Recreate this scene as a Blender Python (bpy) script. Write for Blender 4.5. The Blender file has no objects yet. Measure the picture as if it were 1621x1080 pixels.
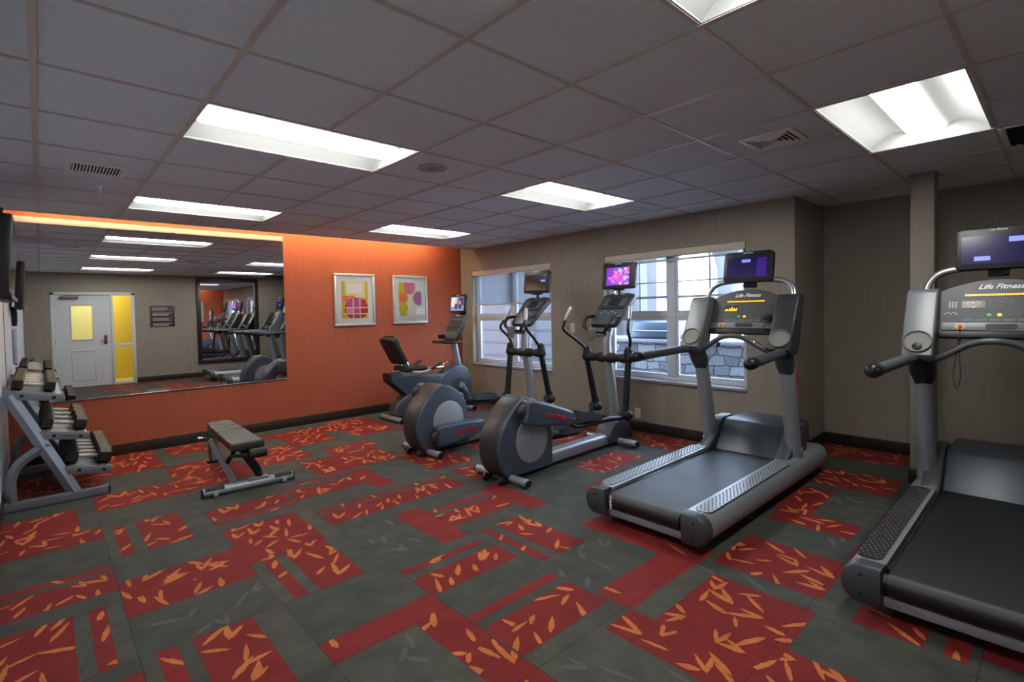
import bpy, bmesh, math, random
from mathutils import Vector, Matrix, Euler
random.seed(7)
sc = bpy.context.scene
COL = sc.collection
PI = math.pi
H = 2.504            # ceiling height
T = 0.6096           # ceiling module
XL, XW, XR = -0.28, 5.344, 6.221      # left wall, window wall, recess wall
YF, YN, YJ, YC = 5.303, -2.19, 0.20, 4.95   # far wall, near wall, jog, ceiling edge at the cove

# ------------------------------------------------------------------ helpers
def lin(c):
    return tuple(((v / 255.0) / 12.92 if v / 255.0 <= 0.04045 else ((v / 255.0 + 0.055) / 1.055) ** 2.4) for v in c) + (1.0,)

MATS = {}
def mat(name, rgb=(128, 128, 128), rough=0.5, metal=0.0, emis=None, estr=0.0, bump=None, var=0.0, vscale=40.0, spec=0.5, coat=0.0, stretch=None):
    """procedural principled material; bump=(scale, strength); var = value noise amount"""
    if name in MATS: return MATS[name]
    m = bpy.data.materials.new(name); m.use_nodes = True
    nt = m.node_tree; b = nt.nodes['Principled BSDF']
    c = lin(rgb) if max(rgb) > 1.0 else tuple(rgb) + (1.0,)
    b.inputs['Base Color'].default_value = c
    b.inputs['Roughness'].default_value = rough
    b.inputs['Metallic'].default_value = metal
    b.inputs['Specular IOR Level'].default_value = spec
    b.inputs['Coat Weight'].default_value = coat
    if emis is not None:
        b.inputs['Emission Color'].default_value = lin(emis); b.inputs['Emission Strength'].default_value = estr
    if bump or var:
        tc = nt.nodes.new('ShaderNodeTexCoord'); vec = tc.outputs['Object']
        if stretch:
            mp = nt.nodes.new('ShaderNodeMapping'); mp.inputs['Scale'].default_value = stretch
            nt.links.new(vec, mp.inputs['Vector']); vec = mp.outputs['Vector']
    if var:
        n = nt.nodes.new('ShaderNodeTexNoise'); n.inputs['Scale'].default_value = vscale; n.inputs['Detail'].default_value = 4
        nt.links.new(vec, n.inputs['Vector'])
        mx = nt.nodes.new('ShaderNodeMix'); mx.data_type = 'RGBA'
        mx.inputs[6].default_value = tuple(v * (1 - var) for v in c[:3]) + (1,)
        mx.inputs[7].default_value = tuple(min(1, v * (1 + var)) for v in c[:3]) + (1,)
        nt.links.new(n.outputs['Fac'], mx.inputs[0]); nt.links.new(mx.outputs[2], b.inputs['Base Color'])
    if bump:
        n2 = nt.nodes.new('ShaderNodeTexNoise'); n2.inputs['Scale'].default_value = bump[0]; n2.inputs['Detail'].default_value = 3
        nt.links.new(vec, n2.inputs['Vector'])
        bp = nt.nodes.new('ShaderNodeBump'); bp.inputs['Strength'].default_value = bump[1]; bp.inputs['Distance'].default_value = 0.01
        nt.links.new(n2.outputs['Fac'], bp.inputs['Height']); nt.links.new(bp.outputs['Normal'], b.inputs['Normal'])
    MATS[name] = m
    return m

def catmull(pts, sub):
    pts = [Vector(p) for p in pts]
    if sub <= 1 or len(pts) < 3: return pts
    out = []
    for i in range(len(pts) - 1):
        p0 = pts[max(i - 1, 0)]; p1 = pts[i]; p2 = pts[i + 1]; p3 = pts[min(i + 2, len(pts) - 1)]
        for k in range(sub):
            t = k / sub
            out.append(0.5 * ((2 * p1) + (-p0 + p2) * t + (2 * p0 - 5 * p1 + 4 * p2 - p3) * t * t + (-p0 + 3 * p1 - 3 * p2 + p3) * t ** 3))
    out.append(pts[-1])
    return out

class M:
    """one mesh under construction"""
    def __init__(s):
        s.bm = bmesh.new()
    def _merge(s, t, mi=0, xf=None):
        if xf is not None: bmesh.ops.transform(t, matrix=xf, verts=t.verts)
        for f in t.faces: f.material_index = mi; f.smooth = True
        bmesh.ops.recalc_face_normals(t, faces=t.faces)
        me = bpy.data.meshes.new('tmp'); t.to_mesh(me); t.free()
        s.bm.from_mesh(me); bpy.data.meshes.remove(me)
        return s
    def box(s, c, d, rot=(0, 0, 0), bev=0.0, seg=2, mi=0):
        t = bmesh.new(); bmesh.ops.create_cube(t, size=1.0)
        bmesh.ops.scale(t, vec=Vector(d), verts=t.verts)
        if bev > 0:
            bmesh.ops.bevel(t, geom=t.edges[:], offset=min(bev, 0.49 * min(d)), segments=seg, profile=0.5, affect='EDGES')
        return s._merge(t, mi, Matrix.Translation(Vector(c)) @ Euler(rot).to_matrix().to_4x4())
    def b2(s, x0, x1, y0, y1, z0, z1, bev=0.0, seg=2, mi=0):
        return s.box(((x0 + x1) / 2, (y0 + y1) / 2, (z0 + z1) / 2), (abs(x1 - x0), abs(y1 - y0), abs(z1 - z0)), bev=bev, seg=seg, mi=mi)
    def prism(s, poly, a, b, axis='y', bev=0.0, seg=2, mi=0, xf=None):
        """polygon in the plane across axis, extruded from a to b"""
        def P(u, v, w):
            return {'y': (u, w, v), 'x': (w, u, v), 'z': (u, v, w)}[axis]
        t = bmesh.new()
        A = [t.verts.new(P(u, v, a)) for u, v in poly]; B = [t.verts.new(P(u, v, b)) for u, v in poly]
        n = len(poly)
        t.faces.new(A); t.faces.new(B[::-1])
        for i in range(n): t.faces.new((A[i], B[i], B[(i + 1) % n], A[(i + 1) % n]))
        bmesh.ops.recalc_face_normals(t, faces=t.faces)
        if bev > 0:
            rim = [e for e in t.edges if (e.verts[0] in A) == (e.verts[1] in A)]
            bmesh.ops.bevel(t, geom=rim, offset=bev, segments=seg, profile=0.5, affect='EDGES', clamp_overlap=True)
        return s._merge(t, mi, xf)
    def tube(s, pts, r, n=12, sub=1, sec=None, caps=True, mi=0, up=(0, 0, 1), dome=False):
        """swept tube; r a number or one per given point; sec=(a,b) half axes across / along up"""
        rs = r if isinstance(r, (list, tuple)) else [r] * len(pts)
        P = catmull(pts, sub)
        R = [v.x for v in catmull([(q, 0, 0) for q in rs], sub)] if sub > 1 and len(pts) > 2 else list(rs)
        if dome:
            d0 = (P[0] - P[1]).normalized(); d1 = (P[-1] - P[-2]).normalized()
            pre = [(P[0] + d0 * R[0] * math.sin(a), R[0] * math.cos(a)) for a in (1.35, 0.9, 0.45)]
            post = [(P[-1] + d1 * R[-1] * math.sin(a), R[-1] * math.cos(a)) for a in (0.45, 0.9, 1.35)]
            P = [q[0] for q in pre] + P + [q[0] for q in post]; R = [q[1] for q in pre] + R + [q[1] for q in post]
        t = bmesh.new(); rings = []
        upv = Vector(up)
        prevx = None
        for i, p in enumerate(P):
            d = (P[min(i + 1, len(P) - 1)] - P[max(i - 1, 0)]).normalized()
            if prevx is None:
                u = upv if abs(d.dot(upv)) < 0.95 else Vector((1, 0, 0))
                x = d.cross(u).normalized()
            else:
                x = (prevx - d * prevx.dot(d)).normalized()
            prevx = x; y = x.cross(d).normalized()
            a, b = (1, 1) if sec is None else sec
            rings.append([t.verts.new(p + x * (math.cos(2 * PI * k / n) * R[i] * a) + y * (math.sin(2 * PI * k / n) * R[i] * b)) for k in range(n)])
        for A, B in zip(rings, rings[1:]):
            for k in range(n): t.faces.new((A[k], A[(k + 1) % n], B[(k + 1) % n], B[k]))
        if caps: t.faces.new(rings[0][::-1]); t.faces.new(rings[-1])
        return s._merge(t, mi)
    def cyl(s, p0, p1, r, r2=None, n=20, mi=0, bev=0.0):
        p0, p1 = Vector(p0), Vector(p1)
        if bev > 0:
            d = (p1 - p0).normalized(); q = r if r2 is None else r2
            return s.tube([p0, p0 + d * bev, p1 - d * bev, p1], [r - bev, r, q, q - bev], n=n, mi=mi)
        return s.tube([p0, p1], [r, r if r2 is None else r2], n=n, mi=mi)
    def sphere(s, c, r, scale=(1, 1, 1), u=16, v=10, mi=0):
        t = bmesh.new(); bmesh.ops.create_uvsphere(t, u_segments=u, v_segments=v, radius=r)
        return s._merge(t, mi, Matrix.Translation(Vector(c)) @ Matrix.Diagonal(Vector(scale)).to_4x4())
    def dome(s, c, nrm, r, h, n=6, mi=0):
        nrm = Vector(nrm).normalized(); x = nrm.orthogonal().normalized(); y = nrm.cross(x); c = Vector(c)
        t = bmesh.new()
        R0 = [t.verts.new(c + (x * math.cos(2 * PI * k / n) + y * math.sin(2 * PI * k / n)) * r) for k in range(n)]
        R1 = [t.verts.new(c + nrm * h * .8 + (x * math.cos(2 * PI * k / n) + y * math.sin(2 * PI * k / n)) * r * .6) for k in range(n)]
        top = t.verts.new(c + nrm * h)
        for k in range(n):
            t.faces.new((R0[k], R0[(k + 1) % n], R1[(k + 1) % n], R1[k])); t.faces.new((R1[k], R1[(k + 1) % n], top))
        return s._merge(t, mi)
    def lathe(s, prof, c=(0, 0, 0), n=20, mi=0, axis=(0, 0, 1)):
        """prof: (radius, height) list"""
        q = Vector((0, 0, 1)).rotation_difference(Vector(axis)).to_matrix().to_4x4()
        t = bmesh.new(); rings = [[t.verts.new((r * math.cos(2 * PI * k / n), r * math.sin(2 * PI * k / n), h)) for k in range(n)] for r, h in prof]
        for A, B in zip(rings, rings[1:]):
            for k in range(n): t.faces.new((A[k], A[(k + 1) % n], B[(k + 1) % n], B[k]))
        if prof[0][0] > 1e-5: t.faces.new(rings[0][::-1])
        if prof[-1][0] > 1e-5: t.faces.new(rings[-1])
        bmesh.ops.remove_doubles(t, verts=t.verts, dist=1e-6)
        return s._merge(t, mi, Matrix.Translation(Vector(c)) @ q)
    def loft(s, rings, mi=0, caps=True, closed=True):
        t = bmesh.new(); R = [[t.verts.new(Vector(p)) for p in ring] for ring in rings]; n = len(R[0])
        for A, B in zip(R, R[1:]):
            for k in range(n if closed else n - 1): t.faces.new((A[k], A[(k + 1) % n], B[(k + 1) % n], B[k]))
        if caps and closed:
            t.faces.new(R[0][::-1]); t.faces.new(R[-1])
        return s._merge(t, mi)
    def quad(s, pts, mi=0):
        f = s.bm.faces.new([s.bm.verts.new(Vector(p)) for p in pts]); f.material_index = mi
        return s
    def disc(s, c, nrm, r, n=20, mi=0, ry=None, rot=0.0, th=0.0):
        nrm = Vector(nrm).normalized(); x = nrm.orthogonal().normalized()
        if abs(nrm.z) < 0.99: x = Vector((0, 0, 1)).cross(nrm).normalized()
        y = nrm.cross(x); c = Vector(c); ry = r if ry is None else ry
        if th > 0:
            t = bmesh.new()
            A = [t.verts.new(c + x * math.cos(2 * PI * k / n) * r + y * math.sin(2 * PI * k / n) * ry) for k in range(n)]
            B = [t.verts.new(v.co + nrm * th) for v in A]
            t.faces.new(A); t.faces.new(B)
            for k in range(n): t.faces.new((A[k], A[(k + 1) % n], B[(k + 1) % n], B[k]))
            return s._merge(t, mi)
        return s.quad([c + x * math.cos(2 * PI * k / n) * r + y * math.sin(2 * PI * k / n) * ry for k in range(n)], mi)
    def build(s, name, mats, parent=None, sharp=35, loc=None, rotz=0.0):
        me = bpy.data.meshes.new(name); s.bm.to_mesh(me); s.bm.free()
        for mm in (mats if isinstance(mats, (list, tuple)) else [mats]): me.materials.append(mm)
        try: me.set_sharp_from_angle(angle=math.radians(sharp))
        except Exception: pass
        o = bpy.data.objects.new(name, me); COL.objects.link(o)
        if parent is not None: o.parent = parent
        if loc is not None: o.location = loc
        if rotz: o.rotation_euler.z = rotz
        return o

def tag(o, label=None, cat=None, group=None, kind=None):
    if label: o['label'] = label
    if cat: o['category'] = cat
    if group: o['group'] = group
    if kind: o['kind'] = kind
    return o
def thing(name, label, cat, loc=(0, 0, 0), rotz=0.0, group=None):
    o = bpy.data.objects.new(name, None); COL.objects.link(o); o.empty_display_size = 0.1
    o.location = loc; o.rotation_euler.z = rotz
    return tag(o, label, cat, group)
def struct(m, name, mats, parent=None, **k):
    o = m.build(name, mats, parent, **k)
    if parent is None: o['kind'] = 'structure'
    return o
def copy_tree(o, parent=None):
    c = o.copy(); COL.objects.link(c)
    if parent is not None: c.parent = parent
    for ch in [q for q in bpy.data.objects if q.parent == o]: copy_tree(ch, c)
    return c
def lettering(name, body, size, m, parent, origin, xdir, ydir, shear=0.0, depth=0.0008, align='CENTER', bold=0.0):
    """raised lettering as a real mesh; origin = baseline point, xdir = reading direction, ydir = letter-up"""
    cu = bpy.data.curves.new('txt', 'FONT'); cu.body = body; cu.size = size; cu.shear = shear; cu.extrude = depth; cu.align_x = align; cu.offset = bold
    cu.resolution_u = 2
    o = bpy.data.objects.new('txt', cu); COL.objects.link(o)
    bpy.context.view_layer.update()
    dg = bpy.context.evaluated_depsgraph_get()
    me = bpy.data.meshes.new_from_object(o.evaluated_get(dg))
    bpy.data.objects.remove(o); bpy.data.curves.remove(cu)
    x = Vector(xdir).normalized(); y = Vector(ydir).normalized(); z = x.cross(y).normalized()
    mt = Matrix((x, y, z)).transposed().to_4x4(); mt.translation = Vector(origin)
    me.transform(mt); me.materials.clear(); me.materials.append(m); me.name = name
    r = bpy.data.objects.new(name, me); COL.objects.link(r)
    if parent is not None: r.parent = parent
    return r
def rrect(w, h, r, n=4):
    out = []
    for cx, cy, a0 in ((w / 2 - r, h / 2 - r, 0), (-w / 2 + r, h / 2 - r, PI / 2), (-w / 2 + r, -h / 2 + r, PI), (w / 2 - r, -h / 2 + r, 1.5 * PI)):
        for k in range(n + 1):
            a = a0 + k / n * PI / 2; out.append((cx + r * math.cos(a), cy + r * math.sin(a)))
    return out
class Face:
    """a flat frame on a machine: P(u,v,n) -> point; u to the reader's right, v up the face, n out of it"""
    def __init__(s, o, right, up):
        s.o = Vector(o); s.r = Vector(right).normalized(); s.u = Vector(up).normalized(); s.n = s.r.cross(s.u).normalized()
    def P(s, u, v, n=0.0): return s.o + s.r * u + s.u * v + s.n * n
    def mtx(s, n=0.0, u=0.0, v=0.0):
        m = Matrix((s.r, s.u, s.n)).transposed().to_4x4(); m.translation = s.P(u, v, n); return m
    def slab(s, mm, u0, u1, v0, v1, n0, n1, r=0.0, mi=0, bev=0.0):
        w, h = u1 - u0, v1 - v0
        poly = rrect(w, h, min(r, .49 * w, .49 * h)) if r > 0 else [(w / 2, h / 2), (-w / 2, h / 2), (-w / 2, -h / 2), (w / 2, -h / 2)]
        return mm.prism(poly, n0, n1, axis='z', bev=bev, mi=mi, xf=s.mtx(0, (u0 + u1) / 2, (v0 + v1) / 2))
    def dot(s, mm, u, v, r, n0=0.0, n1=0.003, ry=None, k=14, mi=0):
        ry = r if ry is None else ry
        return mm.prism([(r * math.cos(2 * PI * i / k), ry * math.sin(2 * PI * i / k)) for i in range(k)], n0, n1, axis='z', mi=mi, xf=s.mtx(0, u, v))

# ------------------------------------------------------------------ materials
def streak_mat(name, rgb, amount, rough=0.7):
    """vinyl wallcovering: fine vertical streaks"""
    m = bpy.data.materials.new(name); m.use_nodes = True; nt = m.node_tree; b = nt.nodes['Principled BSDF']; b.inputs['Roughness'].default_value = rough
    tc = nt.nodes.new('ShaderNodeTexCoord'); L = nt.links
    def noise(sca, detail, w):
        mp = nt.nodes.new('ShaderNodeMapping'); mp.inputs['Scale'].default_value = sca
        L.new(tc.outputs['Object'], mp.inputs['Vector'])
        n = nt.nodes.new('ShaderNodeTexNoise'); n.inputs['Scale'].default_value = 1.0; n.inputs['Detail'].default_value = detail
        L.new(mp.outputs['Vector'], n.inputs['Vector']); return n.outputs['Fac']
    f1 = noise((160, 160, 5), 3, 1); f2 = noise((45, 45, 3.0), 2, 1)
    ma = nt.nodes.new('ShaderNodeMath'); ma.operation = 'MULTIPLY'; L.new(f1, ma.inputs[0]); L.new(f2, ma.inputs[1])
    rp = nt.nodes.new('ShaderNodeMapRange'); rp.inputs['From Min'].default_value = 0.12; rp.inputs['From Max'].default_value = 0.42
    L.new(ma.outputs[0], rp.inputs['Value'])
    c = lin(rgb); mx = nt.nodes.new('ShaderNodeMix'); mx.data_type = 'RGBA'
    mx.inputs[6].default_value = tuple(v * (1 - amount) for v in c[:3]) + (1,); mx.inputs[7].default_value = tuple(v * (1 + amount) for v in c[:3]) + (1,)
    L.new(rp.outputs['Result'], mx.inputs[0]); L.new(mx.outputs[2], b.inputs['Base Color'])
    bp = nt.nodes.new('ShaderNodeBump'); bp.inputs['Strength'].default_value = 0.15; bp.inputs['Distance'].default_value = 0.004
    L.new(f1, bp.inputs['Height']); L.new(bp.outputs['Normal'], b.inputs['Normal'])
    MATS[name] = m; return m

def carpet_mat(name, rgb, rgb2, rib=0.0, seam=True):
    m = bpy.data.materials.new(name); m.use_nodes = True; nt = m.node_tree; b = nt.nodes['Principled BSDF']
    b.inputs['Roughness'].default_value = 0.70; b.inputs['Specular IOR Level'].default_value = 0.18
    b.inputs['Sheen Weight'].default_value = 0.04
    L = nt.links; tc = nt.nodes.new('ShaderNodeTexCoord')
    n = nt.nodes.new('ShaderNodeTexNoise'); n.inputs['Scale'].default_value = 260; n.inputs['Detail'].default_value = 2
    L.new(tc.outputs['Object'], n.inputs['Vector'])
    n2 = nt.nodes.new('ShaderNodeTexNoise'); n2.inputs['Scale'].default_value = 7; n2.inputs['Detail'].default_value = 5
    L.new(tc.outputs['Object'], n2.inputs['Vector'])
    ad = nt.nodes.new('ShaderNodeMath'); ad.operation = 'MULTIPLY_ADD'; ad.inputs[1].default_value = 0.6
    L.new(n.outputs['Fac'], ad.inputs[0])
    h = nt.nodes.new('ShaderNodeMath'); h.operation = 'MULTIPLY'; h.inputs[1].default_value = 0.4; L.new(n2.outputs['Fac'], h.inputs[0]); L.new(h.outputs[0], ad.inputs[2])
    rp = nt.nodes.new('ShaderNodeMapRange'); rp.inputs['From Min'].default_value = 0.3; rp.inputs['From Max'].default_value = 0.7; L.new(ad.outputs[0], rp.inputs['Value'])
    mx = nt.nodes.new('ShaderNodeMix'); mx.data_type = 'RGBA'; mx.inputs[6].default_value = lin(rgb); mx.inputs[7].default_value = lin(rgb2)
    L.new(rp.outputs['Result'], mx.inputs[0]); out = mx.outputs[2]; hgt = n.outputs['Fac']
    if rib > 0:
        w = nt.nodes.new('ShaderNodeTexWave'); w.wave_type = 'BANDS'; w.bands_direction = 'X'; w.inputs['Scale'].default_value = 38; w.inputs['Distortion'].default_value = 0.3
        L.new(tc.outputs['Object'], w.inputs['Vector'])
        mm = nt.nodes.new('ShaderNodeMix'); mm.data_type = 'RGBA'; mm.blend_type = 'MULTIPLY'; mm.inputs[0].default_value = rib
        L.new(out, mm.inputs[6]); L.new(w.outputs['Color'], mm.inputs[7]); out = mm.outputs[2]
    if seam:
        sx = nt.nodes.new('ShaderNodeSeparateXYZ'); L.new(tc.outputs['Object'], sx.inputs[0])
        def edge(sock, off):
            a = nt.nodes.new('ShaderNodeMath'); a.operation = 'ADD'; a.inputs[1].default_value = off + 6.07; L.new(sock, a.inputs[0])
            d = nt.nodes.new('ShaderNodeMath'); d.operation = 'PINGPONG'; d.inputs[1].default_value = 0.3035; L.new(a.outputs[0], d.inputs[0])
            c = nt.nodes.new('ShaderNodeMath'); c.operation = 'LESS_THAN'; c.inputs[1].default_value = 0.0016; L.new(d.outputs[0], c.inputs[0]); return c.outputs[0]
        e1 = edge(sx.outputs[0], -0.261); e2 = edge(sx.outputs[1], -1.145)
        mxx = nt.nodes.new('ShaderNodeMath'); mxx.operation = 'MAXIMUM'; L.new(e1, mxx.inputs[0]); L.new(e2, mxx.inputs[1])
        k = nt.nodes.new('ShaderNodeMath'); k.operation = 'MULTIPLY'; k.inputs[1].default_value = 0.75; L.new(mxx.outputs[0], k.inputs[0])
        ms = nt.nodes.new('ShaderNodeMix'); ms.data_type = 'RGBA'; ms.inputs[7].default_value = (0.006, 0.006, 0.006, 1)
        L.new(k.outputs[0], ms.inputs[0]); L.new(out, ms.inputs[6]); out = ms.outputs[2]
    L.new(out, b.inputs['Base Color'])
    bp = nt.nodes.new('ShaderNodeBump'); bp.inputs['Strength'].default_value = 0.35; bp.inputs['Distance'].default_value = 0.004
    L.new(hgt, bp.inputs['Height']); L.new(bp.outputs['Normal'], b.inputs['Normal'])
    MATS[name] = m; return m

def emit(name, rgb, strength):
    m = bpy.data.materials.new(name); m.use_nodes = True; nt = m.node_tree
    for n in list(nt.nodes): nt.nodes.remove(n)
    o = nt.nodes.new('ShaderNodeOutputMaterial'); e = nt.nodes.new('ShaderNodeEmission')
    e.inputs['Color'].default_value = lin(rgb); e.inputs['Strength'].default_value = strength
    nt.links.new(e.outputs[0], o.inputs['Surface']); MATS[name] = m; return m

def glass_mat(name, tint=(1, 1, 1), refl=1.0):
    """thin pane: fresnel mix of clear and mirror-like"""
    m = bpy.data.materials.new(name); m.use_nodes = True; nt = m.node_tree
    for n in list(nt.nodes): nt.nodes.remove(n)
    o = nt.nodes.new('ShaderNodeOutputMaterial'); t = nt.nodes.new('ShaderNodeBsdfTransparent'); g = nt.nodes.new('ShaderNodeBsdfGlossy')
    g.inputs['Roughness'].default_value = 0.0; t.inputs['Color'].default_value = tuple(tint) + (1,)
    fr = nt.nodes.new('ShaderNodeFresnel'); fr.inputs['IOR'].default_value = 1.45
    k = nt.nodes.new('ShaderNodeMath'); k.operation = 'MULTIPLY'; k.inputs[1].default_value = refl
    mx = nt.nodes.new('ShaderNodeMixShader'); nt.links.new(fr.outputs[0], k.inputs[0]); nt.links.new(k.outputs[0], mx.inputs[0])
    nt.links.new(t.outputs[0], mx.inputs[1]); nt.links.new(g.outputs[0], mx.inputs[2]); nt.links.new(mx.outputs[0], o.inputs['Surface'])
    MATS[name] = m; return m

def mirror_mat(name, c=0.86):
    m = bpy.data.materials.new(name); m.use_nodes = True; nt = m.node_tree
    for n in list(nt.nodes): nt.nodes.remove(n)
    o = nt.nodes.new('ShaderNodeOutputMaterial'); g = nt.nodes.new('ShaderNodeBsdfGlossy'); g.inputs['Roughness'].default_value = 0.0
    g.inputs['Color'].default_value = (c, c * 1.0, c * 1.0, 1); nt.links.new(g.outputs[0], o.inputs['Surface']); MATS[name] = m; return m

def translucent_mat(name, rgb, tr=0.55):
    m = bpy.data.materials.new(name); m.use_nodes = True; nt = m.node_tree
    for n in list(nt.nodes): nt.nodes.remove(n)
    o = nt.nodes.new('ShaderNodeOutputMaterial'); d = nt.nodes.new('ShaderNodeBsdfDiffuse'); t = nt.nodes.new('ShaderNodeBsdfTranslucent'); p = nt.nodes.new('ShaderNodeBsdfTransparent')
    d.inputs['Color'].default_value = lin(rgb); t.inputs['Color'].default_value = lin(rgb)
    m1 = nt.nodes.new('ShaderNodeMixShader'); m1.inputs[0].default_value = tr; m2 = nt.nodes.new('ShaderNodeMixShader'); m2.inputs[0].default_value = 0.22
    nt.links.new(d.outputs[0], m1.inputs[1]); nt.links.new(t.outputs[0], m1.inputs[2]); nt.links.new(m1.outputs[0], m2.inputs[1]); nt.links.new(p.outputs[0], m2.inputs[2]); nt.links.new(m2.outputs[0], o.inputs['Surface'])
    MATS[name] = m; return m

beige = streak_mat('beige_wallcovering', (148, 141, 128), 0.09)
orange = streak_mat('orange_wallcovering', (158, 77, 50), 0.09)
pale = mat('pale_wall_paint', (206, 214, 226), 0.7, bump=(60, .05))
brown = mat('dark_brown_vinyl_base', (34, 25, 20), 0.5, var=.15, vscale=6)
tilem = mat('acoustic_tile', (226, 238, 246), 0.9, bump=(150, .9), var=.10, vscale=170)
teebar = mat('ceiling_tee_bar', (196, 190, 184), 0.5, var=.03)
white = mat('white_enamel', (232, 232, 228), 0.35, var=.01)
reflm = mat('fixture_reflector', (158, 160, 158), 0.5, var=.01)
black = mat('black_plastic', (14, 14, 15), 0.42, bump=(300, .08))
rubber = mat('black_rubber', (20, 20, 21), 0.62, bump=(400, .12))
silver = mat('silver_paint', (160, 167, 174), 0.34, 0.45, var=.03, vscale=300)
steelgrey = mat('grey_metallic_paint', (128, 134, 142), 0.36, 0.4, var=.03, vscale=300)
charcoal = mat('charcoal_plastic', (66, 70, 76), 0.40, 0.1, bump=(500, .05))
shellm = mat('graphite_shell', (62, 72, 84), 0.38, 0.25, bump=(500, .04))
shellback = mat('dark_graphite_and_rear_shade', (50, 52, 52), 0.42, 0.1, bump=(500, .04))
chrome = mat('chrome', (205, 208, 212), 0.14, 1.0, var=.02)
darkmetal = mat('dark_tube_paint', (32, 36, 42), 0.32, 0.3, var=.04)
beltm = mat('treadmill_belt', (24, 25, 27), 0.46, bump=(900, .10), spec=.6)
redtext = mat('red_lettering', (190, 28, 48), 0.4, var=.02)
whitetext = mat('white_lettering', (225, 228, 230), 0.4, emis=(225, 228, 230), estr=.15)
greytext = mat('grey_lettering', (120, 124, 128), 0.4, var=.02)
glass = glass_mat('window_glass', (0.90, 0.95, 1.0), 0.45)
mirror = mirror_mat('silvered_mirror')
vinyl = mat('white_vinyl_frame', (205, 212, 222), 0.4, var=.02)
shade = translucent_mat('roller_shade_cloth', (112, 118, 126))

WORLD, SUN = 14.0, 26.0

# ------------------------------------------------------------------ carpet floor
g_red = carpet_mat('carpet_red', (108, 20, 20), (148, 44, 42), 0.22)
g_leafred = carpet_mat('carpet_red_ground', (104, 18, 18), (142, 40, 38), 0.22)
g_grey = carpet_mat('carpet_olive_grey', (46, 49, 45), (88, 91, 84), 0.25)
g_rib = carpet_mat('carpet_ribbed_grey', (58, 60, 54), (104, 106, 94), 0.55)
g_leaf = carpet_mat('carpet_orange_leaf', (170, 80, 32), (216, 134, 74), 0.15, seam=False)
g_ghost = carpet_mat('carpet_faded_leaf', (74, 76, 70), (94, 97, 90), 0.0, seam=False)
RECTS = """-.28 .15 3.03 3.6 L|-.28 .261 2.79 3.03 L|.32 .39 2.37 2.97 L|.455 .715 2.37 2.97 L|-.28 .261 2.22 2.29 R|-.28 .261 1.92 2.175 L|.261 .868 1.75 2.0 L|.261 .868 1.55 1.75 L
-.28 .06 1.16 1.77 L|.12 .19 1.16 1.77 L|.32 .40 .538 1.145 R|.46 .72 .538 1.145 L|-.28 .261 .9 1.05 R|.868 1.36 1.752 2.335 L|1.07 1.33 1.145 1.752 L|.935 1.005 1.145 1.74 L|.868 1.07 1.70 1.752 L
1.475 2.67 2.17 2.23 L|1.475 2.67 1.90 2.13 L|1.87 2.07 1.12 1.74 R|2.075 2.67 1.28 1.52 L|2.075 2.67 1.57 1.63 R|2.675 2.86 1.12 1.73 R|1.478 2.06 .95 1.005 L|1.47 2.09 .67 .88 L|.868 1.47 .53 .70 R
2.29 2.53 .52 1.1 L|2.155 2.22 .52 1.1 L|1.482 2.082 .345 .41 R|1.485 2.082 .025 .285 L|1.27 1.475 -.68 .55 L|2.10 2.72 -.10 .11 R|2.72 2.97 -.11 .70 R|1.89 2.11 -1.2 -.10 L|2.11 2.72 -.72 -.225 L|2.11 2.335 -1.29 -.72 L
2.86 3.36 -.70 -.155 L|.36 .865 4.42 5.30 L|-.28 .36 4.2 4.9 L|.855 1.28 3.45 4.40 L|1.28 1.46 3.5 4.1 R|.26 .905 3.40 3.84 L|.98 1.37 4.83 5.25 L|2.06 2.9 4.62 5.04 L|2.08 2.58 4.22 4.62 L|1.55 2.07 3.71 4.42 L
1.86 2.70 3.02 3.58 L|.868 1.44 2.57 2.81 L|1.475 2.085 2.55 2.80 L|.868 1.44 2.47 2.53 R|1.475 2.085 2.875 2.94 R|2.075 2.26 2.36 2.95 R|2.82 3.4 4.16 5.2 L|2.25 2.8 3.62 3.9 L|2.7 3.2 2.40 3.1 L|2.8 3.06 1.9 2.3 L
3.72 4.42 1.25 1.6 L|3.78 4.3 1.72 2.0 L|4.26 5.32 2.2 2.45 L|4.8 5.3 1.18 1.85 L|5.70 6.2 -.55 .19 L|4.76 5.26 -.63 -.08 L|3.95 4.6 -.32 -.08 L|3.73 4.0 -.62 -.14 L|2.76 2.96 -1.11 -.85 L|2.76 2.94 -1.25 -1.17 R"""
rects = []
for r in RECTS.replace('\n', '|').split('|'):
    q = r.split(); rects.append(tuple(float(v) for v in q[:4]) + (q[4],))
X0, Y0, TS = 0.261 - 0.607 * 2, 1.145 - 0.607 * 6, 0.607
rng = random.Random(11)
busy = lambda a, b, c, d: sum(max(0, min(b, r[1]) - max(a, r[0])) * max(0, min(d, r[3]) - max(c, r[2])) for r in list(rects))
known = [(-.3, 2.75, -.8, 3.0), (-.3, 3.4, 3.0, 4.5), (2.7, 3.4, -1.3, -.1)]
extra = []
for i in range(12):
    for j in range(14):
        a, c = X0 + i * TS, Y0 + j * TS; b, d = a + TS, c + TS
        mx_, my_ = (a + b) / 2, (c + d) / 2
        if any(k[0] < mx_ < k[1] and k[2] < my_ < k[3] for k in known) or busy(a, b, c, d) > 0.02: continue
        k = rng.choice('PPPHSSRG'); fl = rng.random() < .5; sw = rng.random() < .5
        sub = {'P': [(.06, .13, rng.choice('RL')), (.19, .455, 'L')], 'H': [(.36, .607, 'L')], 'S': [(0, .49, 'L')], 'R': [(.42, .607, 'R')], 'G': []}[k]
        for u0, u1, t in sub:
            if fl: u0, u1 = TS - u1, TS - u0
            extra.append((a, b, c + u0, c + u1, t) if sw else (a + u0, a + u1, c, d, t))
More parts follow.
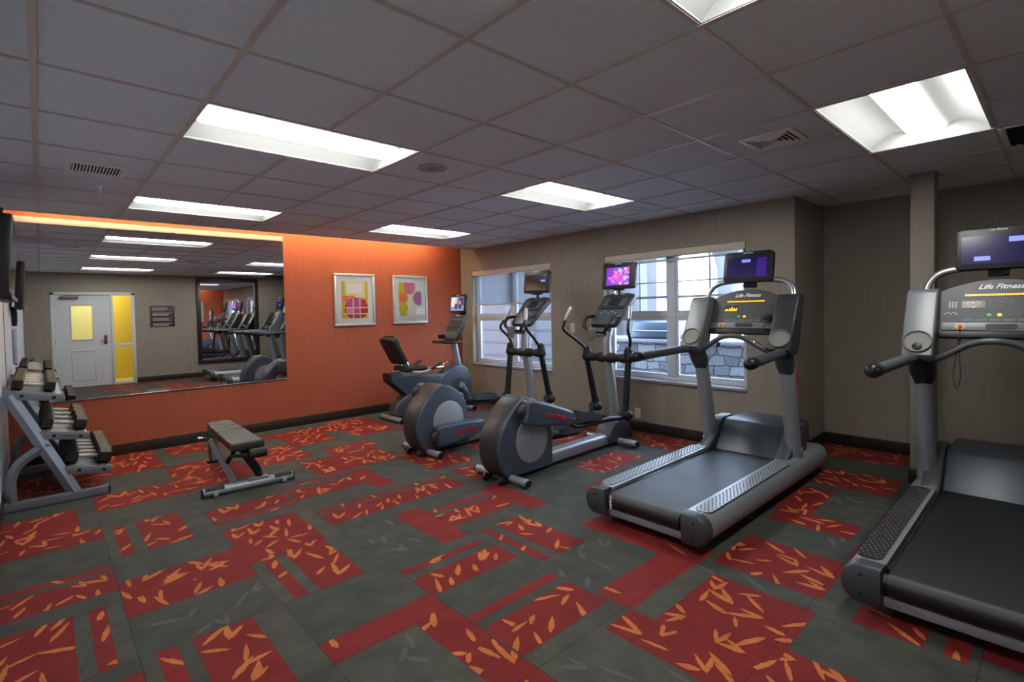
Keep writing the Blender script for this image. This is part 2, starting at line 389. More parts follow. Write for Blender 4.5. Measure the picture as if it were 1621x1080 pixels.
def room_clip(r):
    a, b, c, d, t = r; a = max(a, XL); c = max(c, YN); d = min(d, YF)
    if c < YJ < d: 
        return [q for q in (room_clip((a, b, c, YJ, t)) + room_clip((a, b, YJ, d, t)))]
    b = min(b, XR if d <= YJ + 1e-6 else XW)
    return [(a, b, c, d, t)] if b - a > .02 and d - c > .02 else []
allr = []
for r in rects + extra: allr += room_clip(r)
fm = M()
def fq(a, b, c, d, z, mi): fm.quad([(a, c, z), (b, c, z), (b, d, z), (a, d, z)], mi)
fq(XL, XR, YN, YJ, 0, 0); fq(XL, XW, YJ, YF, 0, 0)
fm.b2(XL - .2, XR + .2, YN - .2, YF + .2, -.12, -.005, mi=0)
# ribbed grey bars beside some of the blocks
for a, b, c, d in [(.72, .868, .538, 1.145), (.261, .32, .538, 1.145), (.06, .12, 1.16, 1.77), (.19, .261, 1.16, 1.77), (.868, .935, 1.145, 1.74), (1.005, 1.07, 1.145, 1.70), (.261, .32, 2.37, 2.97), (.39, .455, 2.37, 2.97), (.868, 1.475, -.1, .53), (2.72, 2.86, -.9, -.70), (2.96, 3.3, -1.25, -.85), (2.11, 2.72, -.225, -.10), (1.475, 1.89, -.55, .02), (1.36, 1.475, 1.75, 2.36)]:
    fq(a, b, c, d, .0003, 3)
for zi, (a, b, c, d, t) in enumerate(allr): fq(a, b, c, d, .0006 + zi * 2.5e-6, 1 if t == 'R' else 2)
def clip(poly, a, b, c, d):
    for ax, lim, sg in ((0, a, 1), (0, b, -1), (1, c, 1), (1, d, -1)):
        out = []
        for i in range(len(poly)):
            p, q = poly[i], poly[(i + 1) % len(poly)]
            ip, iq = (p[ax] - lim) * sg >= 0, (q[ax] - lim) * sg >= 0
            if ip: out.append(p)
            if ip != iq:
                t = (lim - p[ax]) / (q[ax] - p[ax]); out.append((p[0] + t * (q[0] - p[0]), p[1] + t * (q[1] - p[1])))
        poly = out
        if len(poly) < 3: return []
    return poly
def leaf(cx, cy, ang, ln, wd):
    """lance-shaped leaf as a strip of convex quads"""
    ca, sa = math.cos(ang), math.sin(ang); K = 12
    up = [wd * .5 * (math.sin(PI * (k / K) ** .8) ** .8 if 0 < k < K else .02) * (1 + rng.uniform(-.2, .2)) for k in range(K + 1)]
    dn = [wd * .5 * (math.sin(PI * (k / K) ** .8) ** .8 if 0 < k < K else .02) * (1 + rng.uniform(-.2, .2)) for k in range(K + 1)]
    W_ = lambda x, y: (cx + x * ca - y * sa, cy + x * sa + y * ca)
    xs = [-ln / 2 + ln * k / K for k in range(K + 1)]
    return [[W_(xs[k], -dn[k]), W_(xs[k + 1], -dn[k + 1]), W_(xs[k + 1], up[k + 1]), W_(xs[k], up[k])] for k in range(K)]
def scatter(a, b, c, d, dens, z, mi, size=1.0):
    area = (b - a) * (d - c); n = max(1, int(area * dens + rng.random())); placed = []
    tries = 0
    while len(placed) < n and tries < n * 12:
        tries += 1
        x, y = rng.uniform(a + .01, b - .01), rng.uniform(c + .01, d - .01); ang = rng.gauss(1.15, .75)
        if any((x - p[0]) ** 2 + (y - p[1]) ** 2 < .058 ** 2 for p in placed): continue
        placed.append((x, y))
        k = 2 if rng.random() < .24 else 1
        for q in range(k):
            ln = rng.uniform(.09, .18) * size; A = ang + (rng.choice((-1, 1)) * rng.uniform(.5, .9) if q else 0)
            ox, oy = (math.cos(A) * ln * .45, math.sin(A) * ln * .45) if k == 2 else (0, 0)
            zz = z + rng.uniform(0, .0004)
            for piece in leaf(x + ox, y + oy, A, ln, rng.uniform(.020, .033) * size):
                P = clip(piece, a + .003, b - .003, c + .003, d - .003)
                if len(P) >= 3: fm.quad([(px, py, zz) for px, py in P], mi)
for a, b, c, d, t in allr:
    if t == 'L': scatter(a, b, c, d, 60, .0013, 4)
    elif rng.random() < .5: scatter(a, b, c, d, 9, .0013, 4)
for a, b, c, d in [(1.48, 1.86, 1.15, 1.74), (1.48, 1.88, -.6, 0), (.3, .85, 1.15, 1.5), (.868, 1.25, -.1, .5), (2.1, 2.7, .15, .5), (3.2, 4.6, -.1, -.08), (3.4, 3.9, -.65, -.4), (2.7, 2.85, -.6, -.1), (4.0, 4.7, -.7, -.35), (1.4, 1.9, 3.1, 3.6)]:
    if (b - a) > .05 and (d - c) > .05: scatter(a, b, c, d, 30, .0002, 5)
floor = struct(fm, 'floor', [g_grey, g_red, g_leafred, g_rib, g_leaf, g_ghost])

# ------------------------------------------------------------------ walls, ceiling
W1 = (3.28, 5.02, 0.63, 2.14); W2 = (0.645, 2.38, 0.63, 2.14)
m = M(); th = .22; x0, x1 = XW, XW + th
m.b2(x0, x1, YJ - .0, YF + .2, 0, .63); m.b2(x0, x1, YJ, YF + .2, 2.14, 2.9)
m.b2(x0, x1, YJ, W2[0], .63, 2.14); m.b2(x0, x1, W2[1], W1[0], .63, 2.14); m.b2(x0, x1, W1[1], YF + .2, .63, 2.14)
struct(m, 'wall_right', beige)
m = M(); m.b2(XW + th, XR + .2, YJ, YJ + .2, 0, 2.9); struct(m, 'wall_return', beige)
m = M(); m.b2(XR, XR + .2, YN - .2, YJ, 0, 2.9); struct(m, 'wall_recess', beige)
m = M(); m.b2(XL - .2, XW, YF, YF + .2, 0, 2.9); struct(m, 'wall_far', orange)
m = M(); m.b2(XL - .2, XL, YN - .2, YF, 0, 2.9); struct(m, 'wall_left', pale)
DX0, DX1, DZ = 0.168, 1.605, 2.075
m = M(); m.b2(XL, DX0, YN - .2, YN, 0, 2.9); m.b2(DX1, XR, YN - .2, YN, 0, 2.9); m.b2(DX0, DX1, YN - .2, YN, DZ, 2.9); struct(m, 'wall_near', beige)
m = M(); m.b2(5.275, 5.425, -.815, -.665, 0, H + .02, bev=.006)
column = struct(m, 'column', beige)
m = M(); m.b2(5.262, 5.438, -.828, -.652, 0, .115, bev=.004); m.build('column_base', brown, column)
m = M(); m.b2(5.262, 5.438, -.828, -.652, H - .014, H - .001, bev=.003); m.build('column_collar', beige, column)

FIX = [(i, j) for i in (1, 5) for j in (-2, 2, 6)]
hole = lambda i, j: any(j == fj and i in (fi, fi + 1) for fi, fj in FIX)
cm = M()
for i in range(-1, 11):
    for j in range(-4, 9):
        if hole(i, j): continue
        for (ra, rb, rc, rd) in ((XL, XR, YN, YJ), (XL, XW, YJ, YC)):
            a, b, c, d = max(i * T, ra), min((i + 1) * T, rb), max(j * T, rc), min((j + 1) * T, rd)
            if b - a > 1e-4 and d - c > 1e-4: cm.quad([(a, c, H), (a, d, H), (b, d, H), (b, c, H)], 0)
# tee bars (they stop at the light fixtures' openings, which they edge)
for i in range(0, 11):
    x = i * T
    segs = [(YN, YC if x < XW else YJ)]
    for fi, fj in FIX:
        if i == fi + 1:
            new = []
            for a, b in segs:
                if a < fj * T and b > (fj + 1) * T - .001: new += [(a, fj * T), ((fj + 1) * T, b)]
                else: new.append((a, b))
            segs = new
    for a, b in segs: cm.b2(x - .013, x + .013, a, b, H - .007, H + .001, mi=1)
for j in range(-3, 9):
    y = j * T
    if y > YC: continue
    cm.b2(XL, XW if y > YJ else XR, y - .009, y + .009, H - .005, H + .001, mi=1)
cm.b2(XL, XW, YC - .02, YC, H - .006, H + .35, mi=0)
cm.b2(XL, XW, YC, YF, H + .34, H + .36, mi=0)
cm.b2(XL - .2, XR + .2, YN - .2, YF + .2, H + .40, H + .46, mi=0)
struct(cm, 'ceiling', [tilem, teebar])

bh, bt = .118, .012
def base(name, *bx):
    mm = M()
    for b in bx: mm.b2(*b, bev=.003)
    struct(mm, name, brown)
base('baseboard_far', (XL, XW, YF - bt, YF, 0, bh))
base('baseboard_right', (XW - bt, XW, YJ - bt, YF - bt, 0, bh))
base('baseboard_return', (XW - bt, XR, YJ - bt, YJ, 0, bh))
base('baseboard_recess', (XR - bt, XR, YN, YJ - bt, 0, bh))
base('baseboard_left', (XL, XL + bt, YN, YF - bt, 0, bh))
base('baseboard_near', (XL + bt, DX0, YN, YN + bt, 0, bh), (DX1, XR - bt, YN, YN + bt, 0, bh))

# ------------------------------------------------------------------ windows
def window(name, W, muntins):
    ya, yb, za, zb = W; fx0, fx1 = XW + .10, XW + .155
    m = M(); f = .045
    m.b2(fx0, fx1, ya, ya + f, za, zb, bev=.004); m.b2(fx0, fx1, yb - f, yb, za, zb, bev=.004)
    m.b2(fx0, fx1, ya + f, yb - f, za, za + f, bev=.004); m.b2(fx0, fx1, ya + f, yb - f, zb - f, zb, bev=.004)
    yc = (ya + yb) / 2; m.b2(fx0 - .008, fx1, yc - .045, yc + .045, za + f, zb - f, bev=.004)
    o = struct(m, name, vinyl)
    zr = 1.385
    for a, b in ((ya + f, yc - .045), (yc + .045, yb - f)):
        m = M(); s = .028
        for z0, z1 in ((za + f, zr - .03), (zr + .03, zb - f)):
            m.b2(fx0 + .008, fx1 - .008, a, a + s, z0, z1, bev=.003); m.b2(fx0 + .008, fx1 - .008, b - s, b, z0, z1, bev=.003)
            m.b2(fx0 + .008, fx1 - .008, a + s, b - s, z0, z0 + s, bev=.003); m.b2(fx0 + .008, fx1 - .008, a + s, b - s, z1 - s, z1, bev=.003)
        m.b2(fx0 + .002, fx1 - .002, a, b, zr - .03, zr + .03, bev=.004)
        if muntins:
            mid = (a + b) / 2
            m.b2(fx0 + .03, fx0 + .042, mid - .008, mid + .008, zr + .03, zb - f); m.b2(fx0 + .03, fx0 + .042, a, b, 1.60 - .014, 1.60 + .014); m.b2(fx0 + .03, fx0 + .042, a, b, 1.775 - .007, 1.775 + .007)
        sa = m.build('sash', vinyl, o)
        m = M(); m.quad([(fx0 + .03, a, za + f), (fx0 + .03, b, za + f), (fx0 + .03, b, zb - f), (fx0 + .03, a, zb - f)])
        m.build('pane', glass, o)
    m = M(); m.b2(XW - .022, XW + .10, ya - .0, yb + .0, za - .028, za + .002, bev=.004)
    m.build('sill', mat('speckled_stone_sill', (150, 152, 158), .35, var=.5, vscale=160), o)
    return o
window('window_1', W1, False); window('window_2', W2, True)
def roller(label, W, zb):
    ya, yb, za, zt = W
    t = thing('roller_shade', label, 'roller shade', (XW + .05, (ya + yb) / 2, zt))
    hw = (yb - ya) / 2 - .006
    m = M(); m.b2(-.048, .03, -hw, hw, -.082, -.001, bev=.012); m.build('headrail', mat('shade_valance', (206, 196, 178), .5, var=.02), t)
    m = M(); m.quad([(.0, -hw + .02, -.07), (.0, hw - .02, -.07), (.0, hw - .02, zb - zt), (.0, -hw + .02, zb - zt)]); m.build('shade_cloth', shade, t)
    m = M(); m.b2(-.008, .008, -hw + .02, hw - .02, zb - zt - .022, zb - zt, bev=.005); m.build('hem_bar', mat('shade_hem', (200, 200, 196), .5, var=.02), t)
roller('roller shade drawn down over the top half of the window nearer the orange wall', W1, 1.60)
roller('rolled-up roller shade at the head of the window behind the front elliptical machine', W2, 2.03)

# ------------------------------------------------------------------ light fixtures
lens = emit('lit_acrylic_lens', (255, 254, 250), 27.0)
def fixture(fi, fj, label):
    ax, ay = fi * T + .012, fj * T + .010; L_, Wd = 2 * T - .024, T - .020
    t = thing('ceiling_light', label, 'ceiling light', (ax + L_ / 2, ay + Wd / 2, H), 0, 'recessed ceiling light troffers')
    hx, hy = L_ / 2, Wd / 2
    m = M()
    prof = []
    for k in range(9):
        a = k / 8; prof.append((-hy + a * (hy - .085), .004 + .085 * math.sin(PI * (a * .78)) ))
    prof2 = [(-v, z) for v, z in prof[::-1]]
    full = prof + [(-.07, .075), (.07, .075)] + prof2
    m.loft([[(x, v, z) for v, z in full] for x in (-hx, hx)], closed=False, caps=False)
    for sx in (-1, 1):
        m.quad([(sx * hx, -hy, .002), (sx * hx, hy, .002), (sx * hx, hy, .11), (sx * hx, -hy, .11)])
    m.quad([(-hx, -hy, .11), (hx, -hy, .11), (hx, hy, .11), (-hx, hy, .11)])
    for s in (-1, 1):
        m.quad([(-hx, s * hy, .0), (hx, s * hy, .0), (hx, s * hy, .11), (-hx, s * hy, .11)])
        m.b2(-hx, hx, s * hy - .006, s * hy + .006, -.003, .004); m.b2(s * hx - .006, s * hx + .006, -hy, hy, -.003, .004)
    m.build('reflector', reflm, t)
    m = M(); r = .092
    ring = [(r * math.cos(PI + PI * k / 12), .062 + .62 * r * math.sin(PI + PI * k / 12)) for k in range(13)]
    m.loft([[(x, v * q, .062 + (z - .062) * q) for v, z in ring] for x, q in ((-hx + .02, .7), (-hx + .04, 1), (hx - .04, 1), (hx - .02, .7))], closed=True)
    m.build('diffuser', lens, t)
    return t
desc = {(1, 2): 'large lit ceiling troffer nearest the left, in front of the mirror wall', (1, 6): 'lit ceiling troffer close above the top edge of the wall mirror',
        (5, 6): 'small-looking lit ceiling troffer closest to the pictures on the orange wall', (5, 2): 'lit ceiling troffer above the elliptical machines and the first window',
        (5, -2): 'lit ceiling troffer beside the square column, above the treadmills', (1, -2): 'lit ceiling troffer cut off by the top edge of the photo'}
for f in FIX: fixture(f[0], f[1], desc[f])
m = M(); m.cyl((-.15, 5.02, H + .10), (4.75, 5.02, H + .10), .013)
cl = m.build('cove_light', emit('warm_cove_lamp', (255, 222, 160), 60.0)); tag(cl, 'hidden warm strip light in the ceiling cove along the orange wall', 'strip light')

# vents, speaker, sprinklers
dark = mat('dark_void', (8, 8, 9), .9, var=.02)
def vent(x, y, w, d, label, style):
    t = thing('ceiling_vent', label, 'air vent', (x, y, H), 0, 'white ceiling air vents')
    m = M(); e = .032; zb = -.012
    for a, b, c, dd in ((-w / 2, w / 2, -d / 2, -d / 2 + e), (-w / 2, w / 2, d / 2 - e, d / 2), (-w / 2, -w / 2 + e, -d / 2 + e, d / 2 - e), (w / 2 - e, w / 2, -d / 2 + e, d / 2 - e)):
        m.b2(a, b, c, dd, zb, 0, bev=.004)
    m.build('frame', white, t)
    m = M(); m.b2(-w / 2 + e, w / 2 - e, -d / 2 + e, d / 2 - e, -.003, -.0005); m.build('backing', dark, t)
    m = M(); iw, idp = w - 2 * e, d - 2 * e
    if style == 'bars':
        n = 15
        for k in range(n): m.box((-iw / 2 + (k + .5) * iw / n, 0, -.009), (.0065, idp, .012), rot=(0, .5, 0))
    else:
        n = 4
        for k in range(n):
            q = .86 - k * .22; m.box((-iw / 2 * q, 0, -.009), (.007, idp * q, .014), rot=(0, -.6, 0)); m.box((iw / 2 * q, 0, -.009), (.007, idp * q, .014), rot=(0, .6, 0)); m.box((0, idp / 2 * q, -.009), (iw * q, .007, .014), rot=(.6, 0, 0))
            m.box((0, -idp / 2 * q, -.009), (iw * q, .007, .014), rot=(-.6, 0, 0))
    m.build('slat', white, t)
vent(.31, 2.88, .33, .30, 'barred white ceiling vent left of the large ceiling light', 'bars')
vent(3.41, -.30, .30, .30, 'square louvred ceiling vent above the nearest complete treadmill', 'square')
vent(4.62, 1.52, .32, .26, 'louvred ceiling vent over the window with muntin bars', 'square')
vent(3.30, 3.32, .24, .24, 'small ceiling vent beside the light closest to the pictures', 'square')
t = thing('return_air_grille', 'black open return-air grille in the ceiling at the far right edge', 'air vent', (7.5 * T, -2.5 * T, H))
m = M(); w = .295
for a, b, c, d in ((-w, w, -w, -w + .03), (-w, w, w - .03, w), (-w, -w + .03, -w, w), (w - .03, w, -w, w)): m.b2(a, b, c, d, -.012, -.0005, bev=.003)
m.build('frame', white, t)
m = M(); m.b2(-w + .03, w - .03, -w + .03, w - .03, -.004, -.0008)
for k in range(14): m.box((0, -w + .05 + k * .038, -.008), (2 * w - .06, .004, .010), rot=(.5, 0, 0))
m.build('louvre', dark, t)
t = thing('ceiling_speaker', 'round flat ceiling speaker right of the large ceiling light', 'speaker', (2.105, 1.485, H))
m = M(); m.lathe([(.108, 0), (.108, -.006), (.098, -.010), (.094, -.008)], n=32); m.build('rim', mat('speaker_white', (176, 176, 182), .6, var=.02), t)
m = M(); m.lathe([(.094, -.002), (.094, -.0075), (.0, -.0085)], n=32); m.build('grille', mat('speaker_grille', (150, 150, 156), .8, bump=(900, .5), var=.1, vscale=900), t)
for x, y, lb in ((4.47, 3.19, 'white sprinkler head in the ceiling above the rear elliptical machine'), (.37, 3.42, 'white sprinkler head near the barred vent by the wall mirror')):
    t = thing('ceiling_sprinkler', lb, 'sprinkler', (x, y, H - .0008))
    m = M(); m.lathe([(.032, 0), (.030, -.008), (.012, -.010), (.009, -.03), (.004, -.045)], n=16); m.build('escutcheon', white, t)
    m = M(); m.lathe([(.0, -.045), (.018, -.046), (.018, -.049), (.0, -.05)], n=14); m.build('deflector', chrome, t)

# ------------------------------------------------------------------ mirrors, pictures, sign, outlets
t = thing('wall_mirror', 'wide frameless mirror covering the upper part of the orange wall', 'mirror', (0, YF, 0))
MX0, MX1, MZ0, MZ1 = -.275, 2.39, .652, 2.508
m = M(); m.quad([(MX0, -.0075, MZ0), (MX1, -.0075, MZ0), (MX1, -.0075, MZ1), (MX0, -.0075, MZ1)]); m.build('silvered_face', mirror, t)
m = M(); m.b2(MX0, MX1, -.007, -.0006, MZ0, MZ1); m.build('backing', mat('mirror_edge', (176, 180, 170), .4, var=.02), t)
m = M(); m.b2(MX0, MX1, -.014, -.0004, MZ0 - .012, MZ0 - .0005, bev=.002); m.build('edge_channel', chrome, t)

t = thing('framed_mirror', 'tall dark-framed mirror on the wall behind the treadmills, seen in the wall mirror', 'mirror', (3.61, YN, 1.39))
fw, fh, fb = .725, 1.068, .095
m = M()
for a, b, c, d in ((-fw, fw, -fh, -fh + fb), (-fw, fw, fh - fb, fh), (-fw, -fw + fb, -fh + fb, fh - fb), (fw - fb, fw, -fh + fb, fh - fb)): m.b2(a, b, .001, .035, c, d, bev=.008)
m.build('frame', mat('dark_walnut_frame', (44, 30, 24), .35, var=.2, vscale=12, stretch=(1, 1, .2)), t)
m = M(); m.quad([(-fw + fb, .012, -fh + fb), (fw - fb, .012, -fh + fb), (fw - fb, .012, fh - fb), (-fw + fb, .012, fh - fb)]); m.build('silvered_face', mirror, t)

def picture(x0, x1, z0, z1, label, kind):
    t = thing('framed_picture', label, 'picture', ((x0 + x1) / 2, YF, (z0 + z1) / 2), 0, 'framed abstract prints on the orange wall')
    w, h, f = (x1 - x0) / 2, (z1 - z0) / 2, .036
    m = M()
    for a, b, c, d in ((-w, w, -h, -h + f), (-w, w, h - f, h), (-w, -w + f, -h + f, h - f), (w - f, w, -h + f, h - f)): m.b2(a, b, -.034, -.001, c, d, bev=.006)
    m.build('frame', mat('brushed_silver_frame', (186, 184, 178), .35, .35, var=.06, vscale=60), t)
    m = M(); m.b2(-w + f, w - f, -.014, -.002, -h + f, h - f); m.build('mat', mat('white_picture_mat', (226, 228, 226), .8, var=.01), t)
    C = [mat('print_' + n, c, .6, var=.04, vscale=30) for n, c in (('yellow', (226, 178, 40)), ('cream', (228, 214, 170)), ('red', (196, 34, 60)), ('magenta', (190, 74, 140)), ('pink', (228, 130, 150)), ('orange', (234, 128, 70)), ('mauve', (176, 92, 150)), ('white', (232, 228, 218)), ('olive', (206, 186, 44)))]
    m = M(); pw, ph = .205, .265; y = -.0145; lay = [0]
    def put(poly, mi):
        lay[0] += 1; q = clip(poly, -pw, pw, -ph, ph)
        if len(q) >= 3: m.quad([(a, y - .0004 * lay[0], b) for a, b in q], mi)
    ell = lambda cx, cz, rx, rz=None, n=28: [(cx + rx * math.cos(2 * PI * k / n), cz + (rz or rx) * math.sin(2 * PI * k / n)) for k in range(n)]
    box = lambda a, b, c, d: [(a, c), (b, c), (b, d), (a, d)]
    if kind == 0:
        put(box(-pw, pw, -ph, ph), 0); put(box(-.15, .16, .03, ph), 1); put(box(-.12, .12, .10, .23), 7); put(box(-pw, -.15, .05, ph), 8)
        put(box(-pw, .0, -.02, .06), 5); put(ell(.02, -.13, .185, .16), 2)
        for a, b, c, d, k in ((-.13, -.03, -.11, .0, 3), (-.02, .07, -.10, .02, 3), (-.14, -.03, -.20, -.12, 4), (-.02, .07, -.20, -.12, 3), (.08, .17, -.10, .0, 2), (-.02, .07, -.28, -.21, 2)): put(box(a, b, c, d), k)
        for q in (-.03, .075): put(box(q - .008, q + .008, -ph, .02), 1)
        for q in (-.115, -.205): put(box(-.17, .2, q - .007, q + .007), 1)
    else:
        put(box(-pw, pw, -ph, ph), 7); put(box(-pw, -.09, .0, ph), 8); put(ell(-.01, .20, .105, .12), 4); put(ell(-.14, .03, .105, .10), 0); put(ell(-.145, .03, .085, .08), 5)
        put(ell(.15, .02, .125, .13), 1); put(ell(.16, .02, .105, .11), 6); put(box(-.19, -.07, -.25, -.09), 8); put(ell(-.13, -.13, .085, .085), 8)
        for k in range(7): put(box(-.09 + k * .026, -.083 + k * .026, .10, ph), 3)
    m.build('print', C, t)
    m = M(); m.quad([(-w + f, -.024, -h + f), (w - f, -.024, -h + f), (w - f, -.024, h - f), (-w + f, -.024, h - f)]); m.build('glazing', glass_mat('picture_glass', (1, 1, 1), .8), t)
picture(3.07, 3.70, 1.31, 2.06, 'framed print with one large red disc on yellow, next to the wall mirror', 0)
picture(4.005, 4.63, 1.312, 2.06, 'framed print with pink, mauve and orange blobs, nearest the corner', 1)

t = thing('wall_notice', 'dark rules notice with rows of small white lines beside the door', 'sign', (2.165, YN, 1.525))
m = M(); m.b2(-.25, .25, .001, .014, -.25, .25, bev=.004); m.build('panel', mat('notice_brown', (58, 50, 48), .4, var=.05), t)
m = M()
for blk in range(4):
    for ln in range(3):
        z = .20 - blk * .125 - ln * .026; m.b2(-.2 + (0 if ln == 0 else .0), .2 - rng.uniform(.0, .12), .0142, .0148, z - .006, z + .006)
m.build('text_rows', mat('notice_grey_text', (176, 174, 170), .6, var=.02), t)

def outlet(y, z, label, switch=False):
    t = thing('wall_switch' if switch else 'power_outlet', label, 'switch' if switch else 'outlet', (XW, y, z))
    m = M(); m.b2(-.007, -.0006, -.037, .037, -.06, .06, bev=.003); m.build('cover_plate', mat('ivory_plate', (222, 220, 212), .4, var=.01), t)
    m = M()
    if switch: m.b2(-.011, -.007, -.015, .015, -.032, .032, bev=.002)
    else:
        for q in (-.022, .022): m.b2(-.009, -.007, -.016, .016, q - .014, q + .014, bev=.002)
    m.build('rocker' if switch else 'socket', mat('ivory_insert', (204, 202, 194), .4, var=.01), t)
outlet(2.90, 1.23, 'white wall switch plate between the two windows', True)
outlet(3.29, .19, 'low white power outlet under the window behind the rear elliptical')
outlet(1.915, .215, 'low white power outlet near the front elliptical machine')

# door in the near wall (seen in the mirror) and the lit corridor behind it
dm = mat('white_door_paint', (206, 212, 214), .45, var=.01)
d = M(); y0, y1 = YN - .08, YN + .014
for a, b, c, e in ((DX0 - .02, DX0 + .04, 0, DZ), (DX1 - .04, DX1 + .02, 0, DZ), (1.178, 1.222, 0, DZ - .05), (DX0 - .02, DX1 + .02, DZ - .055, DZ + .01)): d.b2(a, b, y0, y1, c, e, bev=.004)
d.b2(1.222, DX1 - .04, y0 + .01, y1 - .006, .86, .92, bev=.004); d.b2(1.222, DX1 - .04, y0 + .01, y1 - .006, 0, .06, bev=.004)
door = struct(d, 'door_1', dm)
m = M(); yl0, yl1 = YN - .065, YN - .02
gx0, gx1, gz0, gz1 = .49, .85, 1.05, 1.80
for a, b, c, e in ((DX0 + .042, gx0, .012, 2.018), (gx1, 1.176, .012, 2.018), (gx0, gx1, .012, gz0), (gx0, gx1, gz1, 2.018)): m.b2(a, b, yl0, yl1, c, e)
for a, b, c, e in ((gx0 - .02, gx0, gz0 - .02, gz1 + .02), (gx1, gx1 + .02, gz0 - .02, gz1 + .02), (gx0, gx1, gz0 - .02, gz0), (gx0, gx1, gz1, gz1 + .02), (.47, .49, .15, .81), (.87, .89, .15, .81), (.49, .87, .15, .17), (.49, .87, .79, .81)): m.b2(a, b, yl1 - .001, yl1 + .012, c, e, bev=.004)
leafo = m.build('door_leaf', dm, door)
frost = translucent_mat('frosted_yellow_glass', (232, 234, 196), .8)
m = M(); m.b2(gx0, gx1, yl0 + .015, yl0 + .025, gz0, gz1); m.build('door_pane', frost, leafo)
m = M(); m.b2(1.04, 1.10, yl1, yl1 + .022, .93, 1.13, bev=.006); m.tube([(1.07, yl1 + .02, 1.0), (1.07, yl1 + .055, 1.0), (.98, yl1 + .058, 1.0)], .009, n=8); m.build('lock_handle', mat('bronze_lock', (104, 72, 58), .35, .6, var=.05), leafo)
m = M(); m.b2(.30, .62, yl1, yl1 + .05, 1.93, 1.985, bev=.008); m.box((.50, yl1 + .075, 2.0), (.30, .02, .012), rot=(0, 0, .25)); m.build('door_closer', mat('closer_metal', (120, 116, 112), .4, .5, var=.05), leafo)
m = M()
for z in (.25, 1.0, 1.80): m.cyl((DX0 + .041, yl1 + .004, z - .05), (DX0 + .041, yl1 + .004, z + .05), .007)
m.build('hinge', chrome, leafo)
m = M(); m.b2(1.222, DX1 - .04, YN - .05, YN - .045, .92, DZ - .055); m.b2(1.222, DX1 - .04, YN - .05, YN - .045, .06, .86); m.build('sidelight_pane', glass_mat('sidelight_glass', (1, .97, .80), .6), door)
ym = mat('corridor_yellow_paint', (206, 184, 84), .7, var=.02)
m = M(); m.b2(-.6, 2.6, YN - 1.5, YN - 1.4, 0, 2.5); m.b2(-.7, -.6, YN - 1.5, YN - .2, 0, 2.5); m.b2(2.6, 2.7, YN - 1.5, YN - .2, 0, 2.5); m.b2(-.7, 2.7, YN - 1.5, YN - .2, 2.5, 2.6)
struct(m, 'wall_corridor', ym)
m = M(); m.b2(-.7, 2.7, YN - 1.5, YN - .2, -.05, -.001); struct(m, 'floor_corridor', mat('corridor_floor', (196, 188, 130), .6, var=.05))

# ------------------------------------------------------------------ outside
ext_ground = mat('pale_concrete', (206, 206, 204), .8, var=.06, vscale=6)
m = M(); m.b2(XW + th + .02, 30, -14, 26, -.2, -.1); struct(m, 'ground_outside', ext_ground)
sid = mat('blue_grey_lap_siding', (38, 45, 55), .6, var=.03)
sw = thing('building_wing', 'blue-grey lap-sided wing of the building outside the window by the orange wall', 'building')
m = M()
for k in range(13):
    m.box((7.52, 8.0, -.06 + k * .28 + .14), (.02, 6.1, .298), rot=(0, -.07, 0)); m.box((7.508, 8.0, -.06 + k * .28 - .004), (.03, 6.1, .009), mi=1)  # thin dark strips paint the shadow under each board's lower edge
m.build('siding', [sid, mat('siding_painted_shadow', (20, 24, 30), .7, var=.03)], sw)
m = M(); m.b2(7.46, 7.58, 4.86, 4.98, -.1, 3.6); m.build('corner_board', vinyl, sw)
m = M(); m.b2(7.55, 11, 4.97, 11, -.1, 3.6); m.build('wall_core', sid, sw)
stone = bpy.data.materials.new('grey_ashlar_stone'); stone.use_nodes = True; nt = stone.node_tree; bs = nt.nodes['Principled BSDF']; bs.inputs['Roughness'].default_value = .85
tc = nt.nodes.new('ShaderNodeTexCoord'); mp = nt.nodes.new('ShaderNodeMapping'); mp.inputs['Rotation'].default_value = (PI / 2, 0, PI / 2); nt.links.new(tc.outputs['Object'], mp.inputs['Vector'])
sx = nt.nodes.new('ShaderNodeSeparateXYZ'); nt.links.new(tc.outputs['Object'], sx.inputs[0]); cx = nt.nodes.new('ShaderNodeCombineXYZ'); nt.links.new(sx.outputs[1], cx.inputs[0]); nt.links.new(sx.outputs[2], cx.inputs[1])
nz = nt.nodes.new('ShaderNodeTexNoise'); nz.inputs['Scale'].default_value = 5; nt.links.new(cx.outputs[0], nz.inputs['Vector'])
av = nt.nodes.new('ShaderNodeVectorMath'); av.operation = 'MULTIPLY_ADD'; av.inputs[1].default_value = (.11, .08, 0); nt.links.new(nz.outputs['Color'], av.inputs[0]); nt.links.new(cx.outputs[0], av.inputs[2])
bk_ = nt.nodes.new('ShaderNodeTexBrick'); bk_.offset = .42; bk_.squash = 1.5; bk_.squash_frequency = 3; bk_.inputs['Scale'].default_value = 1.0; bk_.inputs['Brick Width'].default_value = .22; bk_.inputs['Row Height'].default_value = .135
bk_.inputs['Mortar Size'].default_value = .010; bk_.inputs['Mortar Smooth'].default_value = .4; bk_.inputs['Bias'].default_value = .0
bk_.inputs['Color1'].default_value = lin((70, 78, 92)); bk_.inputs['Color2'].default_value = lin((128, 134, 146)); bk_.inputs['Mortar'].default_value = lin((44, 48, 56)); nt.links.new(av.outputs[0], bk_.inputs['Vector'])
n3 = nt.nodes.new('ShaderNodeTexNoise'); n3.inputs['Scale'].default_value = 26; n3.inputs['Detail'].default_value = 5; nt.links.new(cx.outputs[0], n3.inputs['Vector'])
